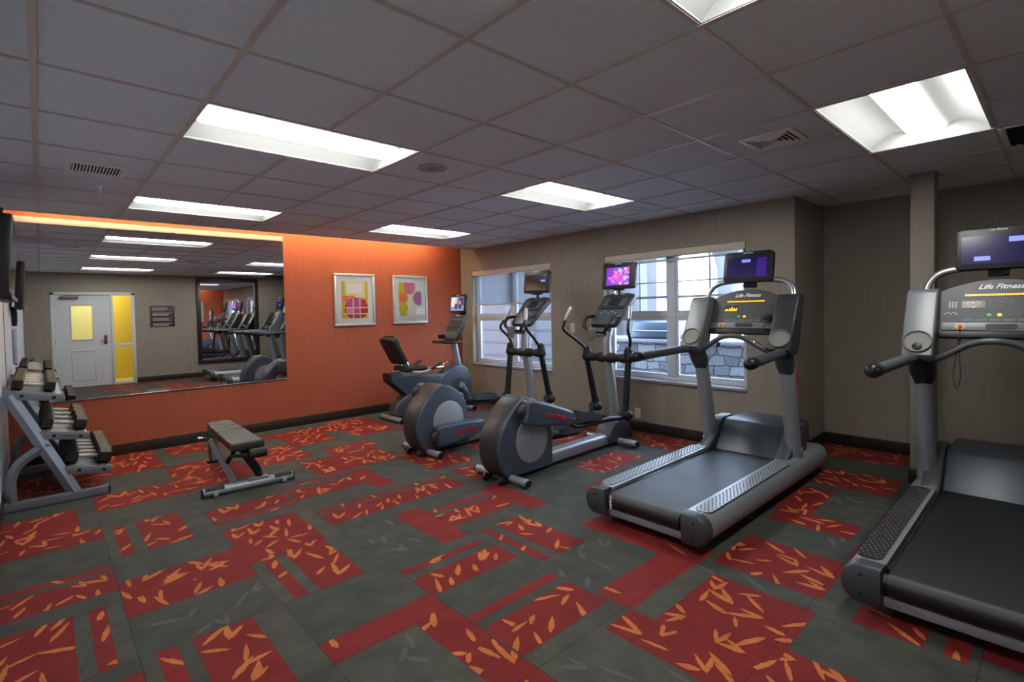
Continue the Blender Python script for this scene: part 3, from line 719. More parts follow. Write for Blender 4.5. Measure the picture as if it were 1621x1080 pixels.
mxs = nt.nodes.new('ShaderNodeMix'); mxs.data_type = 'RGBA'; mxs.blend_type = 'OVERLAY'; mxs.inputs[0].default_value = .5; nt.links.new(bk_.outputs['Color'], mxs.inputs[6]); nt.links.new(n3.outputs['Color'], mxs.inputs[7])
hs = nt.nodes.new('ShaderNodeHueSaturation'); hs.inputs['Saturation'].default_value = .55; nt.links.new(mxs.outputs[2], hs.inputs['Color']); nt.links.new(hs.outputs[0], bs.inputs['Base Color'])
so = thing('stone_counter', 'grey ashlar stone counter wall outside the second window', 'stone wall')
m = M(); m.b2(7.2, 7.9, .35, 4.3, -.1, .93, bev=.01); m.build('masonry', stone, so)
m = M(); m.b2(7.16, 7.94, .31, 4.34, .93, .985, bev=.012); m.build('coping', mat('counter_coping', (130, 136, 146), .6, var=.06), so)
gr = thing('outdoor_grill', 'closed steel grill hood standing on the stone counter outside', 'grill', (7.5, 2.85, .985))
m = M(); m.prism([(-.26, .02), (-.26, .14), (-.20, .26), (-.05, .32), (.12, .32), (.24, .24), (.26, .02)], -.37, .37, axis='y', bev=.012); m.build('hood', mat('grill_steel', (78, 88, 102), .35, .6, var=.06), gr)
m = M(); m.tube([(-.27, -.3, .12), (-.33, -.3, .13), (-.33, .3, .13), (-.27, .3, .12)], .012, n=8); m.build('handle', chrome, gr)
m = M(); m.b2(-.28, .28, -.42, .42, .0, .03, bev=.006); m.build('firebox_rim', darkmetal, gr)
bg = thing('building_opposite', 'pale sunlit building with grey windows beyond the stone counter', 'building')
m = M(); m.b2(16, 17, -8, 14, -.1, 7.5); m.build('facade', mat('pale_stucco', (224, 224, 220), .8, var=.03), bg)
for y, z, w, h in ((2.2, 2.6, 1.5, 1.9), (5.2, 2.6, 1.6, 1.9), (8.2, 2.6, 1.6, 1.9), (-1.5, 2.6, 1.6, 1.9), (3.7, 5.3, 1.3, 1.5), (7, 5.3, 1.3, 1.5)):
    m = M(); m.b2(15.94, 16.0, y - w / 2, y + w / 2, z - h / 2, z + h / 2); fr = m.build('window_surround', vinyl, bg)
    m = M(); m.b2(15.92, 15.94, y - w / 2 + .08, y + w / 2 - .08, z - h / 2 + .08, z + h / 2 - .08); m.build('pane', mat('blue_grey_pane', (120, 146, 176), .2, var=.1, vscale=3), fr)
def porch(y, w, label, bracket):
    pc = thing('porch_post', label, 'porch post', (9.6, y, 0))
    pm = mat('porch_grey_paint', (60, 68, 80), .6, var=.03)
    m = M(); m.b2(-.14, .14, -w, w, -.1, 3.4, bev=.01); m.build('post', pm, pc)
    m = M(); m.b2(-.17, .17, -w - .03, w + .03, -.1, .25, bev=.01); m.build('plinth', pm, pc)
    if bracket:
        m = M(); m.prism([(w, 2.1), (w, 3.2), (w + .9, 3.2), (w + .5, 3.05), (w + .22, 2.75), (w + .08, 2.4)], -.08, .08, axis='x'); m.build('bracket', pm, pc)
        m = M(); m.b2(-.2, .2, -2.2, 1.68, 3.2, 3.6); m.build('beam', pm, pc)
porch(2.68, .14, 'grey porch post with a curved bracket outside the second window', True)
porch(5.0 - .35, .2, 'plain grey porch post outside, seen past the violet-screened elliptical', False)

# ------------------------------------------------------------------ treadmill
screen_dark = mat('screen_indigo', (16, 9, 50), .2, emis=(30, 14, 92), estr=.28)
screen_purple = mat('screen_violet_glow', (40, 14, 100), .2, emis=(74, 28, 150), estr=.4)
label_blue = mat('screen_caption_box', (120, 130, 220), .2, emis=(126, 136, 226), estr=.8)
amber = mat('amber_led', (250, 180, 30), .4, emis=(252, 184, 40), estr=1.1)
ambdim = mat('led_window', (40, 40, 38), .25, var=.05)
keyw = mat('pale_key', (196, 200, 200), .4, var=.02)
keygrey = mat('grey_key', (84, 88, 92), .4, var=.02)
green = mat('green_key', (70, 190, 60), .4, emis=(70, 190, 60), estr=.25)
yellow = mat('yellow_ring', (226, 196, 40), .4, var=.02)
redkey = mat('red_stop_key', (208, 70, 60), .4, var=.02)
podshade = mat('pod_grey_shaded', (46, 48, 51), .42, .05, bump=(500, .04))
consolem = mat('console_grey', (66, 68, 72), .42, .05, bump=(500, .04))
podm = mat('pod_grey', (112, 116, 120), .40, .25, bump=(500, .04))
cupm = mat('cup_holder_grey', (120, 120, 116), .5, var=.03)
padm = mat('foot_rail_black', (46, 48, 52), .28, spec=.7, var=.03)
whitegrey = mat('cross_bar_grey', (138, 138, 144), .45, .1, var=.03)

def monitor(parent, pos, w, h, tilt, yaw, screen_mats, screen_fn, bezel=.030, logo=True, th=.05):
    """flat TV on a stalk; faces -x, tilted back by tilt"""
    t = bpy.data.objects.new('monitor', None)
    m = M(); f = Face((0, 0, 0), (0, -1, 0), (math.sin(tilt), 0, math.cos(tilt)))
    f.slab(m, -w / 2, w / 2, -h / 2, h / 2, -th, 0, r=.032, bev=.008)
    f.slab(m, -w * .3, w * .3, -h * .32, h * .32, -th - .03, -th + .004, r=.02, bev=.008)
    o = m.build('monitor', black, parent); o.location = pos; o.rotation_euler.z = yaw
    m = M(); sw, sh = w - 2 * bezel, h - 2.9 * bezel
    screen_fn(m, f, sw, sh, -.18 * bezel)
    m.build('screen', screen_mats, o)
    if logo: lettering('lettering', 'Life Fitness', .0185, whitetext, o, f.P(0, h / 2 - .019, .0012), f.r, f.u, .45)
    return o

def tm_screen(layout):
    def fn(m, f, sw, sh, dv):
        f.slab(m, -sw / 2, sw / 2, -sh / 2 + dv, sh / 2 + dv, .0002, .0014, r=.006)
        for (u0, u1, v0, v1, n, mi) in layout: f.slab(m, u0 * sw, u1 * sw, v0 * sh + dv, v1 * sh + dv, .0016, .0022 + n, mi=mi)
    return fn

def treadmill(name, label, loc, scr, variant):
    t = thing(name, label, 'treadmill', loc, 0, 'treadmills facing the window wall')
    # side rails: rounded outside, flat inside, ending in a round nose in front
    def section(x, sgn, top, outer, bot, k=1.0):
        yi, yo = .275, .275 + (outer - .275)
        zc, hz = (top + bot) / 2, (top - bot) / 2
        pts = [(yi, bot), (yi, top), (yi + .07, top)]
        n = 9
        for q in range(n + 1):
            a = PI / 2 - PI * q / n
            pts.append((yi + .085 + (yo - yi - .085) * math.cos(a), zc + hz * math.sin(a)))
        cy, cz = (yi + yo) / 2, zc
        return [(x, sgn * (cy + (y - cy) * k), cz + (z - cz) * k) for y, z in pts]
    for sgn in (1, -1):
        m = M(); st = [(.075, .236, .432, .062, 1), (.4, .238, .434, .060, 1), (1.4, .246, .436, .056, 1), (1.7, .256, .437, .055, 1), (2.18, .256, .437, .055, 1), (2.255, .256, .437, .055, .93), (2.295, .256, .437, .055, .76), (2.31, .256, .437, .055, .45)]
        m.loft([section(x, sgn, tp, ou, bo, k) for x, tp, ou, bo, k in st]); o = m.build('side_rail', silver, t, sharp=50)
        lettering('lettering', 'LifeFitness', .034, greytext, o, (.42, sgn * .4375, .13) if sgn < 0 else (.60, sgn * .4375, .13), (-sgn if sgn > 0 else 1, 0, 0), (0, 0, 1), .3)
        m = M(); m.loft([section(x, sgn, tp, ou, bo, k) for x, tp, ou, bo, k in [(-.004, .238, .434, .062, .95), (.002, .241, .437, .058, .985), (.012, .242, .438, .056, 1.01), (.078, .242, .438, .056, 1.01)]]); cap = m.build('end_cap', charcoal, t, sharp=50)
        m = M()
        for z in (.105, .195): m.disc((-.0042, sgn * .355, z), (-1, 0, 0), .008, th=.0012, n=12)
        m.build('screw', black, cap)
        # foot pad with raised studs
        m = M(); f = Face((.80, sgn * .349, .2405), (0, -1, 0), (1, 0, .007))
        f.slab(m, -.052, .052, -.69, .69, 0, .005, r=.045)
        for i in range(52):
            for j in range(4):
                v = -.655 + i * .0257; u = -.036 + j * .024 + (.006 if i % 2 else -.006)
                m.dome(f.P(u, v, .0048), f.n, .0072, .0035, 6, mi=1)
        m.build('foot_pad', [padm, padm] if variant else [mat('foot_rail_grey', (138, 142, 148), .3, .3, var=.03), mat('foot_rail_stud', (58, 62, 68), .35, var=.03)], t, sharp=60)
        # upright with boot
        m = M(); m.tube([(1.725, sgn * .345, .20), (1.70, sgn * .345, .34), (1.56, sgn * .345, .95), (1.51, sgn * .345, 1.17)], [.062, .060, .058, .058], n=20, sub=4, sec=(.90, 1.28))
        up = m.build('upright', silver, t, sharp=60)
        m = M(); m.tube([(1.733, sgn * .345, .20), (1.71, sgn * .345, .305)], [.068, .0655], n=20, sec=(.9, 1.28)); m.build('upright_boot', silver, up)
        if sgn < 0:
            lettering('lettering', 'LifeFitness', .06, redtext, up, (1.615, -.402, .88), (.245, 0, -.97), (.97, 0, .245), .3, depth=.002)
        # fairing between belt end and upright
        m = M(); m.prism([(1.50, .236), (1.52, .262), (1.60, .30), (1.72, .42), (1.80, .47), (1.98, .47), (1.98, .20), (1.5, .20)], sgn * .262, sgn * .36, axis='y', bev=.012); m.build('motor_cover_wing', charcoal, t)
        # handrail with drooping bracket
        m = M(); m.tube([(1.56, sgn * .36, 1.06), (1.44, sgn * .37, 1.105), (1.30, sgn * .385, 1.115), (1.0, sgn * .41, 1.105), (.66, sgn * .432, 1.095)], [.040, .037, .034, .034, .036], n=16, sub=4); hr = m.build('handrail', mat('handrail_painted_reflection', (92, 98, 104), .38, .2, var=.03) if variant else charcoal, t)  # second treadmill's rails coloured lighter to paint in their reflections
        m = M(); m.tube([(.70, sgn * .430, 1.096), (.63, sgn * .435, 1.094)], [.040, .041], n=16, dome=True); m.build('end_knob', darkmetal, hr)
        m = M(); m.tube([(1.40, sgn * .362, 1.12), (1.47, sgn * .352, 1.09), (1.52, sgn * .346, 1.02), (1.545, sgn * .345, .95)], [.045, .068, .073, .055], n=18, sub=4, sec=(.95, 1.05), dome=True); m.build('rail_bracket', darkmetal if variant else charcoal, hr)
        # console pod with cup holder
        m = M(); m.prism([(1.43, 1.085), (1.375, 1.10), (1.345, 1.14), (1.55, 1.535), (1.585, 1.562), (1.66, 1.565), (1.695, 1.54), (1.61, 1.30), (1.555, 1.13), (1.50, 1.085)], sgn * .272, sgn * .437, axis='y', bev=.013, seg=3)
        pod = m.build('console_pod', podm if sgn > 0 else podshade, t, sharp=45)  # shade painted into the right pod's darker grey, reflection into the left's lighter one
        fn = Vector((-.888, 0, .461)).normalized()
        m = M(); c = Vector((1.387, sgn * .3545, 1.221)); m.lathe([(.072, -.01), (.076, .008), (.076, .013), (.073, .016), (.070, .014), (.066, .005), (.03, .004), (0, .0035)], c=c, n=28, axis=fn); m.build('cup_holder', cupm, pod)
        if variant: m = M(); m.lathe([(.026, .0), (.026, .008), (.020, .011), (0, .012)], c=c + Vector((-.461, 0, -.888)) * .034, n=16, axis=fn); m.build('cup_mat', black, pod)
    # deck, belt, roller, cross bar
    m = M()
    arc = [(.058 - .052 * math.sin(a), .165 + .052 * math.cos(a)) for a in [PI * k / 10 for k in range(11)]]
    m.prism([(1.80, .217)] + arc + [(1.80, .113)], -.255, .255, axis='y'); m.build('running_belt', beltm, t, sharp=25)
    for s in (-1, 1):
        m = M(); m.cyl((.058, s * .256, .165), (.058, s * .274, .165), .044, n=20); m.build('roller_end', black, t)
    for s in (-1, 1):
        m = M(); m.b2(.10, 1.75, s * .2555, s * .274, .10, .222, bev=.003); m.build('deck_edge', mat('deck_edge_black', (40, 42, 45), .14, var=.03, spec=.9), t)
    m = M(); m.b2(.035, .09, -.274, .274, .060, .108, bev=.006); m.b2(.09, 2.1, -.24, .24, .075, .10); m.build('cross_bar', whitegrey, t)
    if not variant: lettering('lettering', 'LifeFitness', .022, whitetext, t, (.0050, .225, .166), (0, 0, 1), (0, 1, 0), .3)
    else: lettering('lettering', 'LifeFitness', .030, greytext, t, (.0345, .19, .076), (0, -1, 0), (0, 0, 1), .3)
    for x in (.32, 2.05):
        for s in (-1, 1):
            m = M(); m.cyl((x, s * .33, .0), (x, s * .33, .062), .03, n=14); m.build('levelling_foot', rubber, t)
    # motor hood
    m = M(); prof = [(1.60, .222), (1.79, .432), (1.815, .450), (1.85, .460), (2.27, .452), (2.345, .42), (2.37, .36), (2.375, .14), (2.34, .09), (1.60, .09)]
    m.prism(prof, -.262, .262, axis='y', bev=.018, seg=3); m.build('motor_cover', mat('motor_cover_graphite', (66, 72, 80), .36, .15, bump=(500, .05)), t, sharp=22)
    # console
    f = Face((1.545, 0, 1.255), (0, -1, 0), (.14, 0, .365)); fl = .392
    m = M(); rings = []
    for k in range(13):
        y = -.275 + .55 * k / 12; top = fl - .075 * (y / .275) ** 2
        a = [(-.004, -.05), (0, 0), (top * .5, .0), (top - .01, 0), (top, -.012), (top - .005, -.075), (.06, -.10)]
        rings.append([f.P(-y, v, n) for v, n in a])
    m.loft(rings); con = m.build('console', consolem, t, sharp=40)
    m = M(); f.slab(m, -.262, .262, .034, .088, .0005, .010, r=.01, bev=.003); m.build('lower_band', podm, con)
    m = M(); f.slab(m, -.27, .27, -.012, .030, -.03, .012, r=.01, bev=.004); m.build('bottom_lip', black, con)
    m = M(); f.slab(m, -.052, .092, .044, .078, .0105, .0125, r=.016); m.build('tray_slot', black, con)
    m = M(); f.slab(m, -.155, .155, .268, .286, .001, .003, mi=0)
    for k in range(30): f.slab(m, -.15 + k * .0102, -.1425 + k * .0102, .2705, .2835, .003, .0042, mi=1)
    m.build('message_display', [ambdim, amber], con)
    m = M(); f.slab(m, -.165, -.055, .188, .238, .001, .003, mi=0)
    if variant:   # heart figure of amber dots
        for k in range(24):
            a = 2 * PI * k / 24; hx = 16 * math.sin(a) ** 3; hz = 13 * math.cos(a) - 5 * math.cos(2 * a) - 2 * math.cos(3 * a) - math.cos(4 * a)
            f.dot(m, -.11 + hx * .0019, .214 + hz * .0013, .0022, .003, .0042, k=6, mi=1)
    else:
        for k, hgt in enumerate((1, 2, 2, 1, 3, 2, 4, 2, 3, 2, 3)):
            f.slab(m, -.162 + k * .0095, -.154 + k * .0095, .191, .191 + .0095 * hgt, .003, .0042, mi=1)
    m.build('workout_display', [ambdim, amber], con)
    m = M()
    for r_ in range(4):
        for c_ in range(3): f.dot(m, .115 + c_ * .021 if not variant else -.225 + c_ * .016, .17 + r_ * .0215 if not variant else .195 + r_ * .0115, .0062, .0005, .003, ry=.004, k=8)
    m.build('keypad', keyw if variant else keygrey, con)
    m = M()
    for k in range(5): f.dot(m, (-.245 + k * .014), .15 + (.008 if k % 2 else 0), .006, .0005, .003, ry=.004, k=8)
    m.build('channel_keypad', keyw if variant else keygrey, con)
    for k in range(3):
        for q in (0, .024):
            m = M(); f.dot(m, -.03 + k * .047, .20 + q, .0085, .0005, .003); m.build('arrow_key', keygrey, con)
    for u, mm_, nm in ((-.037, green, 'go_key'), (.01, amber, 'cool_down_key'), (.058, keygrey, 'pause_key')):
        m = M(); f.dot(m, u, .142, .0115, .0005, .0035, ry=.0095); m.build(nm, mm_, con)
    m = M()
    for k in range(5): f.slab(m, -.16 + k * .062, -.108 + k * .062, .10, .116, .0005, .0018, r=.003)
    m.build('legend_strip', mat('legend_grey', (98, 100, 104), .4, var=.02), con)
    m = M(); f.dot(m, -.168, .061, .025, .010, .0125, ry=.019, k=18); m.build('stop_ring', yellow, con)
    m = M(); f.dot(m, -.168, .061, .0135, .0125, .019, ry=.0105, k=16); m.build('stop_button', redkey, con)
    m = M(); f.dot(m, .155, .061, .0125, .010, .013, ry=.011, k=14); m.build('heart_button', mat('pink_key', (206, 60, 84), .4, var=.02), con)
    lettering('lettering', 'Life Fitness', .046, whitetext, con, f.P(.01, .318, .0015), f.r, f.u, .45, bold=.0006)
    # chrome bar behind the console
    m = M(); m.tube([(1.68, .36, 1.50), (1.72, .345, 1.60), (1.74, .28, 1.672), (1.745, .15, 1.695), (1.745, 0, 1.70), (1.745, -.15, 1.695), (1.74, -.28, 1.672), (1.72, -.345, 1.60), (1.68, -.36, 1.50)], .023, n=14, sub=4); m.build('support_bar', mat('satin_bar', (170, 174, 178), .3, .8, var=.03), t)
    # heart-rate bar
    m = M(); m.tube([(1.47, .345, 1.10), (1.435, .29, 1.10), (1.40, .21, 1.145), (1.375, .10, 1.215), (1.365, .0, 1.235), (1.375, -.10, 1.215), (1.40, -.21, 1.145), (1.435, -.29, 1.10), (1.47, -.345, 1.10)], .020, n=12, sub=5); hb = m.build('heart_rate_bar', mat('bar_grey', (84, 88, 92), .4, .15, var=.03), t)
    for s in (1, -1):
        m = M(); m.tube([(1.404, s * .205, 1.149), (1.389, s * .155, 1.184)], .0212, n=12); m.build('pulse_plate', chrome, hb)
    # phone bracket on the console, and cords
    if not variant:
        m = M(); f.slab(m, .17, .235, .085, .15, .002, .03, r=.02, bev=.006); f.slab(m, .155, .25, .11, .128, .02, .045, r=.008, bev=.004); m.tube([f.P(.20, .10, .03), f.P(.195, .06, .03), f.P(.18, .0, .02)], .003, n=6, sub=4); m.build('media_bracket', black, con)
    p = f.P(-.168, .058, .02)
    m = M()
    if variant:
        m.tube([p, p + Vector((-.01, 0, -.06)), p + Vector((-.012, .012, -.16)), p + Vector((-.01, .03, -.32)), p + Vector((-.01, .015, -.40)), p + Vector((-.01, -.005, -.33)), p + Vector((-.012, .0, -.18)), p + Vector((-.01, -.004, -.06))], .0022, n=6, sub=6)
        m.box(p + Vector((-.012, .0, -.075)), (.012, .018, .03), bev=.004)
    else:
        m.tube([p, p + Vector((-.02, .02, -.10)), p + Vector((-.03, .01, -.16)), p + Vector((-.03, .05, -.26)), p + Vector((-.01, .14, -.33)), p + Vector((.0, .19, -.30))], .002, n=6, sub=6)
        m.box(p + Vector((-.03, .01, -.165)), (.015, .03, .035), rot=(.4, 0, 0), bev=.005)
    m.build('safety_cord', black, t)
    mon = monitor(t, (1.70, 0.005, 1.812), .405, .268, .16, 0.0, scr[0], scr[1])
    m = M(); m.b2(.03, .08, -.05, .05, -.18, -.06, bev=.008); m.tube([(-.0, .02, -.145), (-.02, .03, -.165), (-.02, -.02, -.17), (.0, -.05, -.15)], .0035, n=6, sub=4); m.build('monitor_bracket', black, mon)
    return t

treadmill('treadmill', 'silver treadmill in front of the muntined window, violet screen, studded grey foot rails', (2.83, .302, 0),
          ([screen_dark, screen_purple, label_blue], tm_screen([(.22, .44, -.44, .42, 0, 1), (-.14, .07, .24, .38, .0004, 2)])), 0)
treadmill('treadmill', 'silver treadmill beside the square column, amber heart figure on its console, black foot rails', (2.85, -1.222, 0),
          ([screen_dark, screen_dark, label_blue], tm_screen([(-.32, -.1, -.40, -.24, .0004, 2), (.14, .36, .22, .40, .0004, 2)])), 1)

# ------------------------------------------------------------------ elliptical cross-trainer
shell_side = mat('shell_side_graphite', (72, 84, 100), .38, .2, bump=(500, .04))
discm = mat('shell_disc_silver', (152, 158, 166), .42, .25, var=.02)
con_face = mat('console_face', (44, 48, 52), .4, var=.04, vscale=60)
screen_off = mat('screen_off', (30, 24, 40), .18, var=.02)
pict = [mat('show_' + n, c, .3, emis=c, estr=.75) for n, c in (('violet', (120, 40, 190)), ('magenta', (200, 70, 180)), ('pink', (222, 120, 170)), ('blue', (90, 90, 190)), ('pale', (190, 170, 210)))]
news = [mat('news_' + n, c, .3, emis=c, estr=.7) for n, c in (('blue', (110, 128, 170)), ('skin', (190, 150, 130)), ('dark', (50, 56, 80)), ('pale', (190, 196, 212)))]
def show_screen(m, f, sw, sh, dv):
    r_ = random.Random(5)
    w, h = sw * .80, sh * .98
    f.slab(m, -w / 2, w / 2, -h / 2 + dv, h / 2 + dv, .0002, .0014, mi=0)
    for k in range(46):
        u, v = r_.uniform(-w * .32, w * .44), r_.uniform(-h * .44, h * .40); a, b = r_.uniform(.012, .04), r_.uniform(.01, .03)
        f.dot(m, max(-w / 2 + a, min(w / 2 - a, u)), max(-h / 2 + b, min(h / 2 - b, v)) + dv, a, .0014, .0016 + k * .00002, ry=b, k=8, mi=r_.choice((1, 1, 2, 3, 3, 4)))
def news_screen(m, f, sw, sh, dv):
    f.slab(m, -sw / 2, sw / 2, -sh / 2 + dv, sh / 2 + dv, .0002, .0014, mi=0)
    f.slab(m, -sw * .48, -sw * .05, -sh * .2 + dv, sh * .45 + dv, .0014, .0017, mi=3); f.slab(m, .1 * sw, .48 * sw, -sh * .1 + dv, sh * .46 + dv, .0014, .0017, mi=2)
    for u, v in ((-.08, .06), (.22, -.02)):
        f.dot(m, u * sw, v * sh + dv + .02, .022, .0018, .0022, ry=.028, k=14, mi=1); f.slab(m, u * sw - .035, u * sw + .035, -sh * .42 + dv, v * sh + dv - .012, .0018, .0021, r=.015, mi=2)
    f.slab(m, -sw * .5, sw * .5, -sh * .5 + dv, -sh * .36 + dv, .0022, .0025, mi=0)
def off_screen(m, f, sw, sh, dv):
    f.slab(m, -sw / 2, sw / 2, -sh / 2 + dv, sh / 2 + dv, .0002, .0014, mi=0); f.slab(m, sw * .22, sw * .42, sh * .02 + dv, sh * .14 + dv, .0014, .002, mi=1)

def elliptical(label, loc, rz, phase, scr):
    """phase=+1: near (right) crank up; -1: near crank down.  local x forward, y to the machine's left"""
    t = thing('elliptical_trainer', label, 'elliptical machine', loc, rz, 'elliptical machines in front of the windows')
    prof = catmull([(.365, .722, 0), (.295, .70, 0), (.20, .63, 0), (.085, .50, 0), (.025, .36, 0), (.02, .25, 0), (.055, .13, 0), (.12, .055, 0)], 3)
    prof = [(p.x, p.y) for p in prof] + [(.17, .045), (.715, .045), (.715, .32), (.70, .45), (.655, .54), (.58, .625), (.48, .69)]
    m = M(); m.prism(prof, -.130, .130, axis='y', bev=.022, seg=3); sh = m.build('drive_housing', shell_side, t, sharp=45)
    # added rear skin; its darker colour paints the shade on the housing's back
    back = [(p.x, p.y) for p in catmull([(.345, .716, 0), (.285, .697, 0), (.19, .625, 0), (.078, .50, 0), (.018, .36, 0), (.013, .25, 0), (.048, .13, 0), (.115, .055, 0)], 4)]
    m = M(); m.loft([[(x - .004 + (.012 if abs(y) > .1 else 0), y, z + .003) for x, z in back] for y in (-.112, -.09, 0, .09, .112)], closed=False, caps=False); m.build('rear_shade_skin', shellback, sh, sharp=60)
    m = M()
    for k in range(3):
        q = .018 + k * .026
        m.box((.300 - q * .95, 0, .705 - q * .78), (.008, .17, .011), rot=(0, -.75, 0), bev=.003)
    m.box((.215, 0, .648), (.008, .016, .016), rot=(0, -.75, 0)); m.build('vent_slot', black, sh)
    for s in (-1, 1):
        m = M(); m.prism([(.425 + .205 * math.cos(2 * PI * k / 40), .335 + .205 * math.sin(2 * PI * k / 40)) for k in range(40)], s * .128, s * .136, axis='y', bev=.002); o = m.build('side_disc', discm, sh)
        m = M(); m.disc((.425, s * .1361, .335), (0, s, 0), .006, n=10, th=.002); m.build('hub_bolt', black, o)
    # floor frame
    m = M(); m.prism(rrect(.145, .115, .03), .60, 1.90, axis='x', xf=Matrix.Translation((0, 0, .082))); m.build('base_tube', silver, t, sharp=50)
    m = M(); m.prism(rrect(.10, .018, .004), .40, 1.90, axis='x', xf=Matrix.Translation((0, 0, .018))); m.build('base_skid', black, t)
    m = M(); m.prism([(1.70, .03), (1.66, .10), (1.70, .19), (1.80, .27), (1.93, .28), (2.06, .20), (2.13, .09), (2.13, .03)], -.10, .10, axis='y', bev=.025, seg=3); m.build('front_housing', charcoal, t)
    for x in (.165, 1.845):
        m = M(); m.cyl((x, -.315, .046), (x, .315, .046), .034, n=18, bev=.006); sb = m.build('stabiliser_bar', silver, t)
        for s in (-1, 1):
            m = M(); m.cyl((x, s * .312, .046), (x, s * .33, .046), .033, n=18, bev=.005); m.build('end_plug', black, sb)
            m = M(); m.cyl((x, s * .28, .0), (x, s * .28, .025), .016, n=12); m.build('levelling_foot', black, sb)
    for s in (-1, 1):
        m = M(); m.cyl((.075, s * .10 - .015, .035), (.075, s * .10 + .015, .035), .034, n=18, bev=.006); m.b2(.06, .17, s * .10 - .02, s * .10 + .02, .02, .05, bev=.006); m.build('transport_wheel', black, t)
    # mast
    m = M(); m.tube([(1.93, 0, .16), (1.885, 0, .50), (1.83, 0, .82), (1.79, 0, 1.02), (1.80, 0, 1.16), (1.86, 0, 1.30)], [.064, .062, .060, .056, .05, .045], n=18, sub=4, sec=(.78, 1.0)); mast = m.build('mast', silver, t, sharp=60)
    m = M(); m.cyl((1.79, -.265, .95), (1.79, .265, .95), .040, n=18); m.tube([(1.79, -.08, .95), (1.79, .08, .95)], .056, n=18, dome=True)
    for s in (-1, 1): m.tube([(1.79, s * .19, .95), (1.79, s * .275, .95)], .050, n=18, dome=True)
    m.build('pivot_bar', rubber, mast)
    # arms, links, pedals on both sides
    for s in (-1, 1):
        ph = phase * (-s)                      # near side is s=-1
        lowx = 1.79 - .09 + (-.05 * ph if ph > 0 else .15)
        lowx = 1.72 if ph > 0 else 1.93
        y = s * .262
        low = Vector((lowx, y, .37))
        m = M(); m.tube([(1.79, y, .94), low + Vector((0, 0, .03))], .035, n=16); lo = m.build('lower_arm', darkmetal, t)
        m = M(); m.tube([low + Vector((0, -.03, .0)), low + Vector((0, .03, 0))], .052, n=16, dome=True); m.tube([low + Vector((0, 0, .10)), low + Vector((0, 0, .02))], [.034, .046], n=16); m.build('link_joint', rubber, lo)
        m = M(); m.tube([(1.79, y, .96), (1.79, y, 1.03)], [.052, .044], n=16, dome=True); m.build('arm_boot', rubber, lo)
        dx = .03 if ph > 0 else -.05
        m = M(); hp = [(1.79, y, 1.0), (1.785 + dx, y, 1.06), (1.72 + dx * 2, y + s * .03, 1.15), (1.62 + dx * 2.6, y + s * .06, 1.235), (1.60 + dx * 3, y + s * .065, 1.29), (1.64 + dx * 3.4, y + s * .045, 1.37)]
        m.tube(hp, .0165, n=12, sub=5); ha = m.build('handle', darkmetal, t)
        m = M(); m.tube([hp[-1], (1.70 + dx * 3.6, y + s * .015, 1.49)], .021, n=14, dome=True); m.build('hand_grip', mat('grip_grey', (168, 172, 172), .35, .5, var=.03), ha)
        # crank cover pod
        cz, cx, an = (.545, .545, -.23) if ph > 0 else (.215, .50, .05)
        m = M(); st = [(-.30, .085, .030), (-.285, .100, .05), (-.24, .112, .058), (-.1, .110, .060), (.15, .088, .056), (.33, .066, .052), (.345, .058, .046)]
        def ringf(x, hz, hy):
            q = rrect(2 * hy, 2 * hz, min(hy, hz) * .55, 4); return [(x, a, b) for a, b in q]
        rings = [ringf(*q) for q in st]
        rm = Matrix.Translation((cx, s * .196, cz)) @ Matrix.Rotation(-an, 4, 'Y')
        m.loft([[rm @ Vector(p) for p in r_] for r_ in rings]); cc = m.build('crank_cover', shell_side, t, sharp=40)
        lettering('lettering', 'Life Fitness', .066, redtext, cc, rm @ Vector((.07, s * .0615, -.02)), rm.to_3x3() @ Vector((-s, 0, 0)), rm.to_3x3() @ Vector((0, 0, 1)), .4, depth=.0025, bold=.001)
        m = M(); m.tube([rm @ Vector((-.30, 0, 0)), rm @ Vector((-.20, 0, 0))], [.062, .10], n=20, sec=(.52, 1.05), dome=True); m.build('cover_end', shellback, cc, sharp=60)
        # pedal tray and the link running to the lower arm
        pz0 = (rm @ Vector((.34, 0, 0))); 
        px, pz = (1.16, .42) if ph > 0 else (1.30, .225)
        if phase < 0 and s > 0: px, pz = 1.18, .45
        yp = s * .165
        a = math.atan2(pz - pz0.z, px - pz0.x) * .35
        m = M(); m.tube([pz0 + Vector((-.05, 0, 0)), (px - .2, s * .19, pz - .05), (px + .1, s * .20, pz - .065), (px + .30, s * .225, pz - .06), low + Vector((-.06, 0, -.02)), low], .026, n=12, sub=5); li = m.build('pedal_link', darkmetal, t)
        m = M()
        outl = [(-.20, -.045), (-.16, -.068), (.05, -.075), (.17, -.07), (.215, -.04), (.22, 0), (.215, .04), (.17, .07), (.05, .075), (-.16, .068), (-.20, .045)]
        X = Matrix.Translation((px, yp, pz)) @ Matrix.Rotation(-a + .06, 4, 'Y')
        m.prism(outl, -.028, -.010, axis='z', xf=X)
        for q in range(len(outl) - 1):
            (ax, ay), (bx_, by) = outl[q], outl[q + 1]
            L_ = math.hypot(bx_ - ax, by - ay); an2 = math.atan2(by - ay, bx_ - ax)
            t2 = X @ Matrix.Translation(((ax + bx_) / 2, (ay + by) / 2, .008)) @ Matrix.Rotation(an2, 4, 'Z')
            m.prism([(L_ / 2 + .004, .005), (-L_ / 2 - .004, .005), (-L_ / 2 - .004, -.005), (L_ / 2 + .004, -.005)], -.035, .030, axis='z', xf=t2)
        m.build('pedal', charcoal, li)
    # console
    f = Face((1.70, 0, 1.315), (0, -1, 0), (.38, 0, .345)); L_ = .49
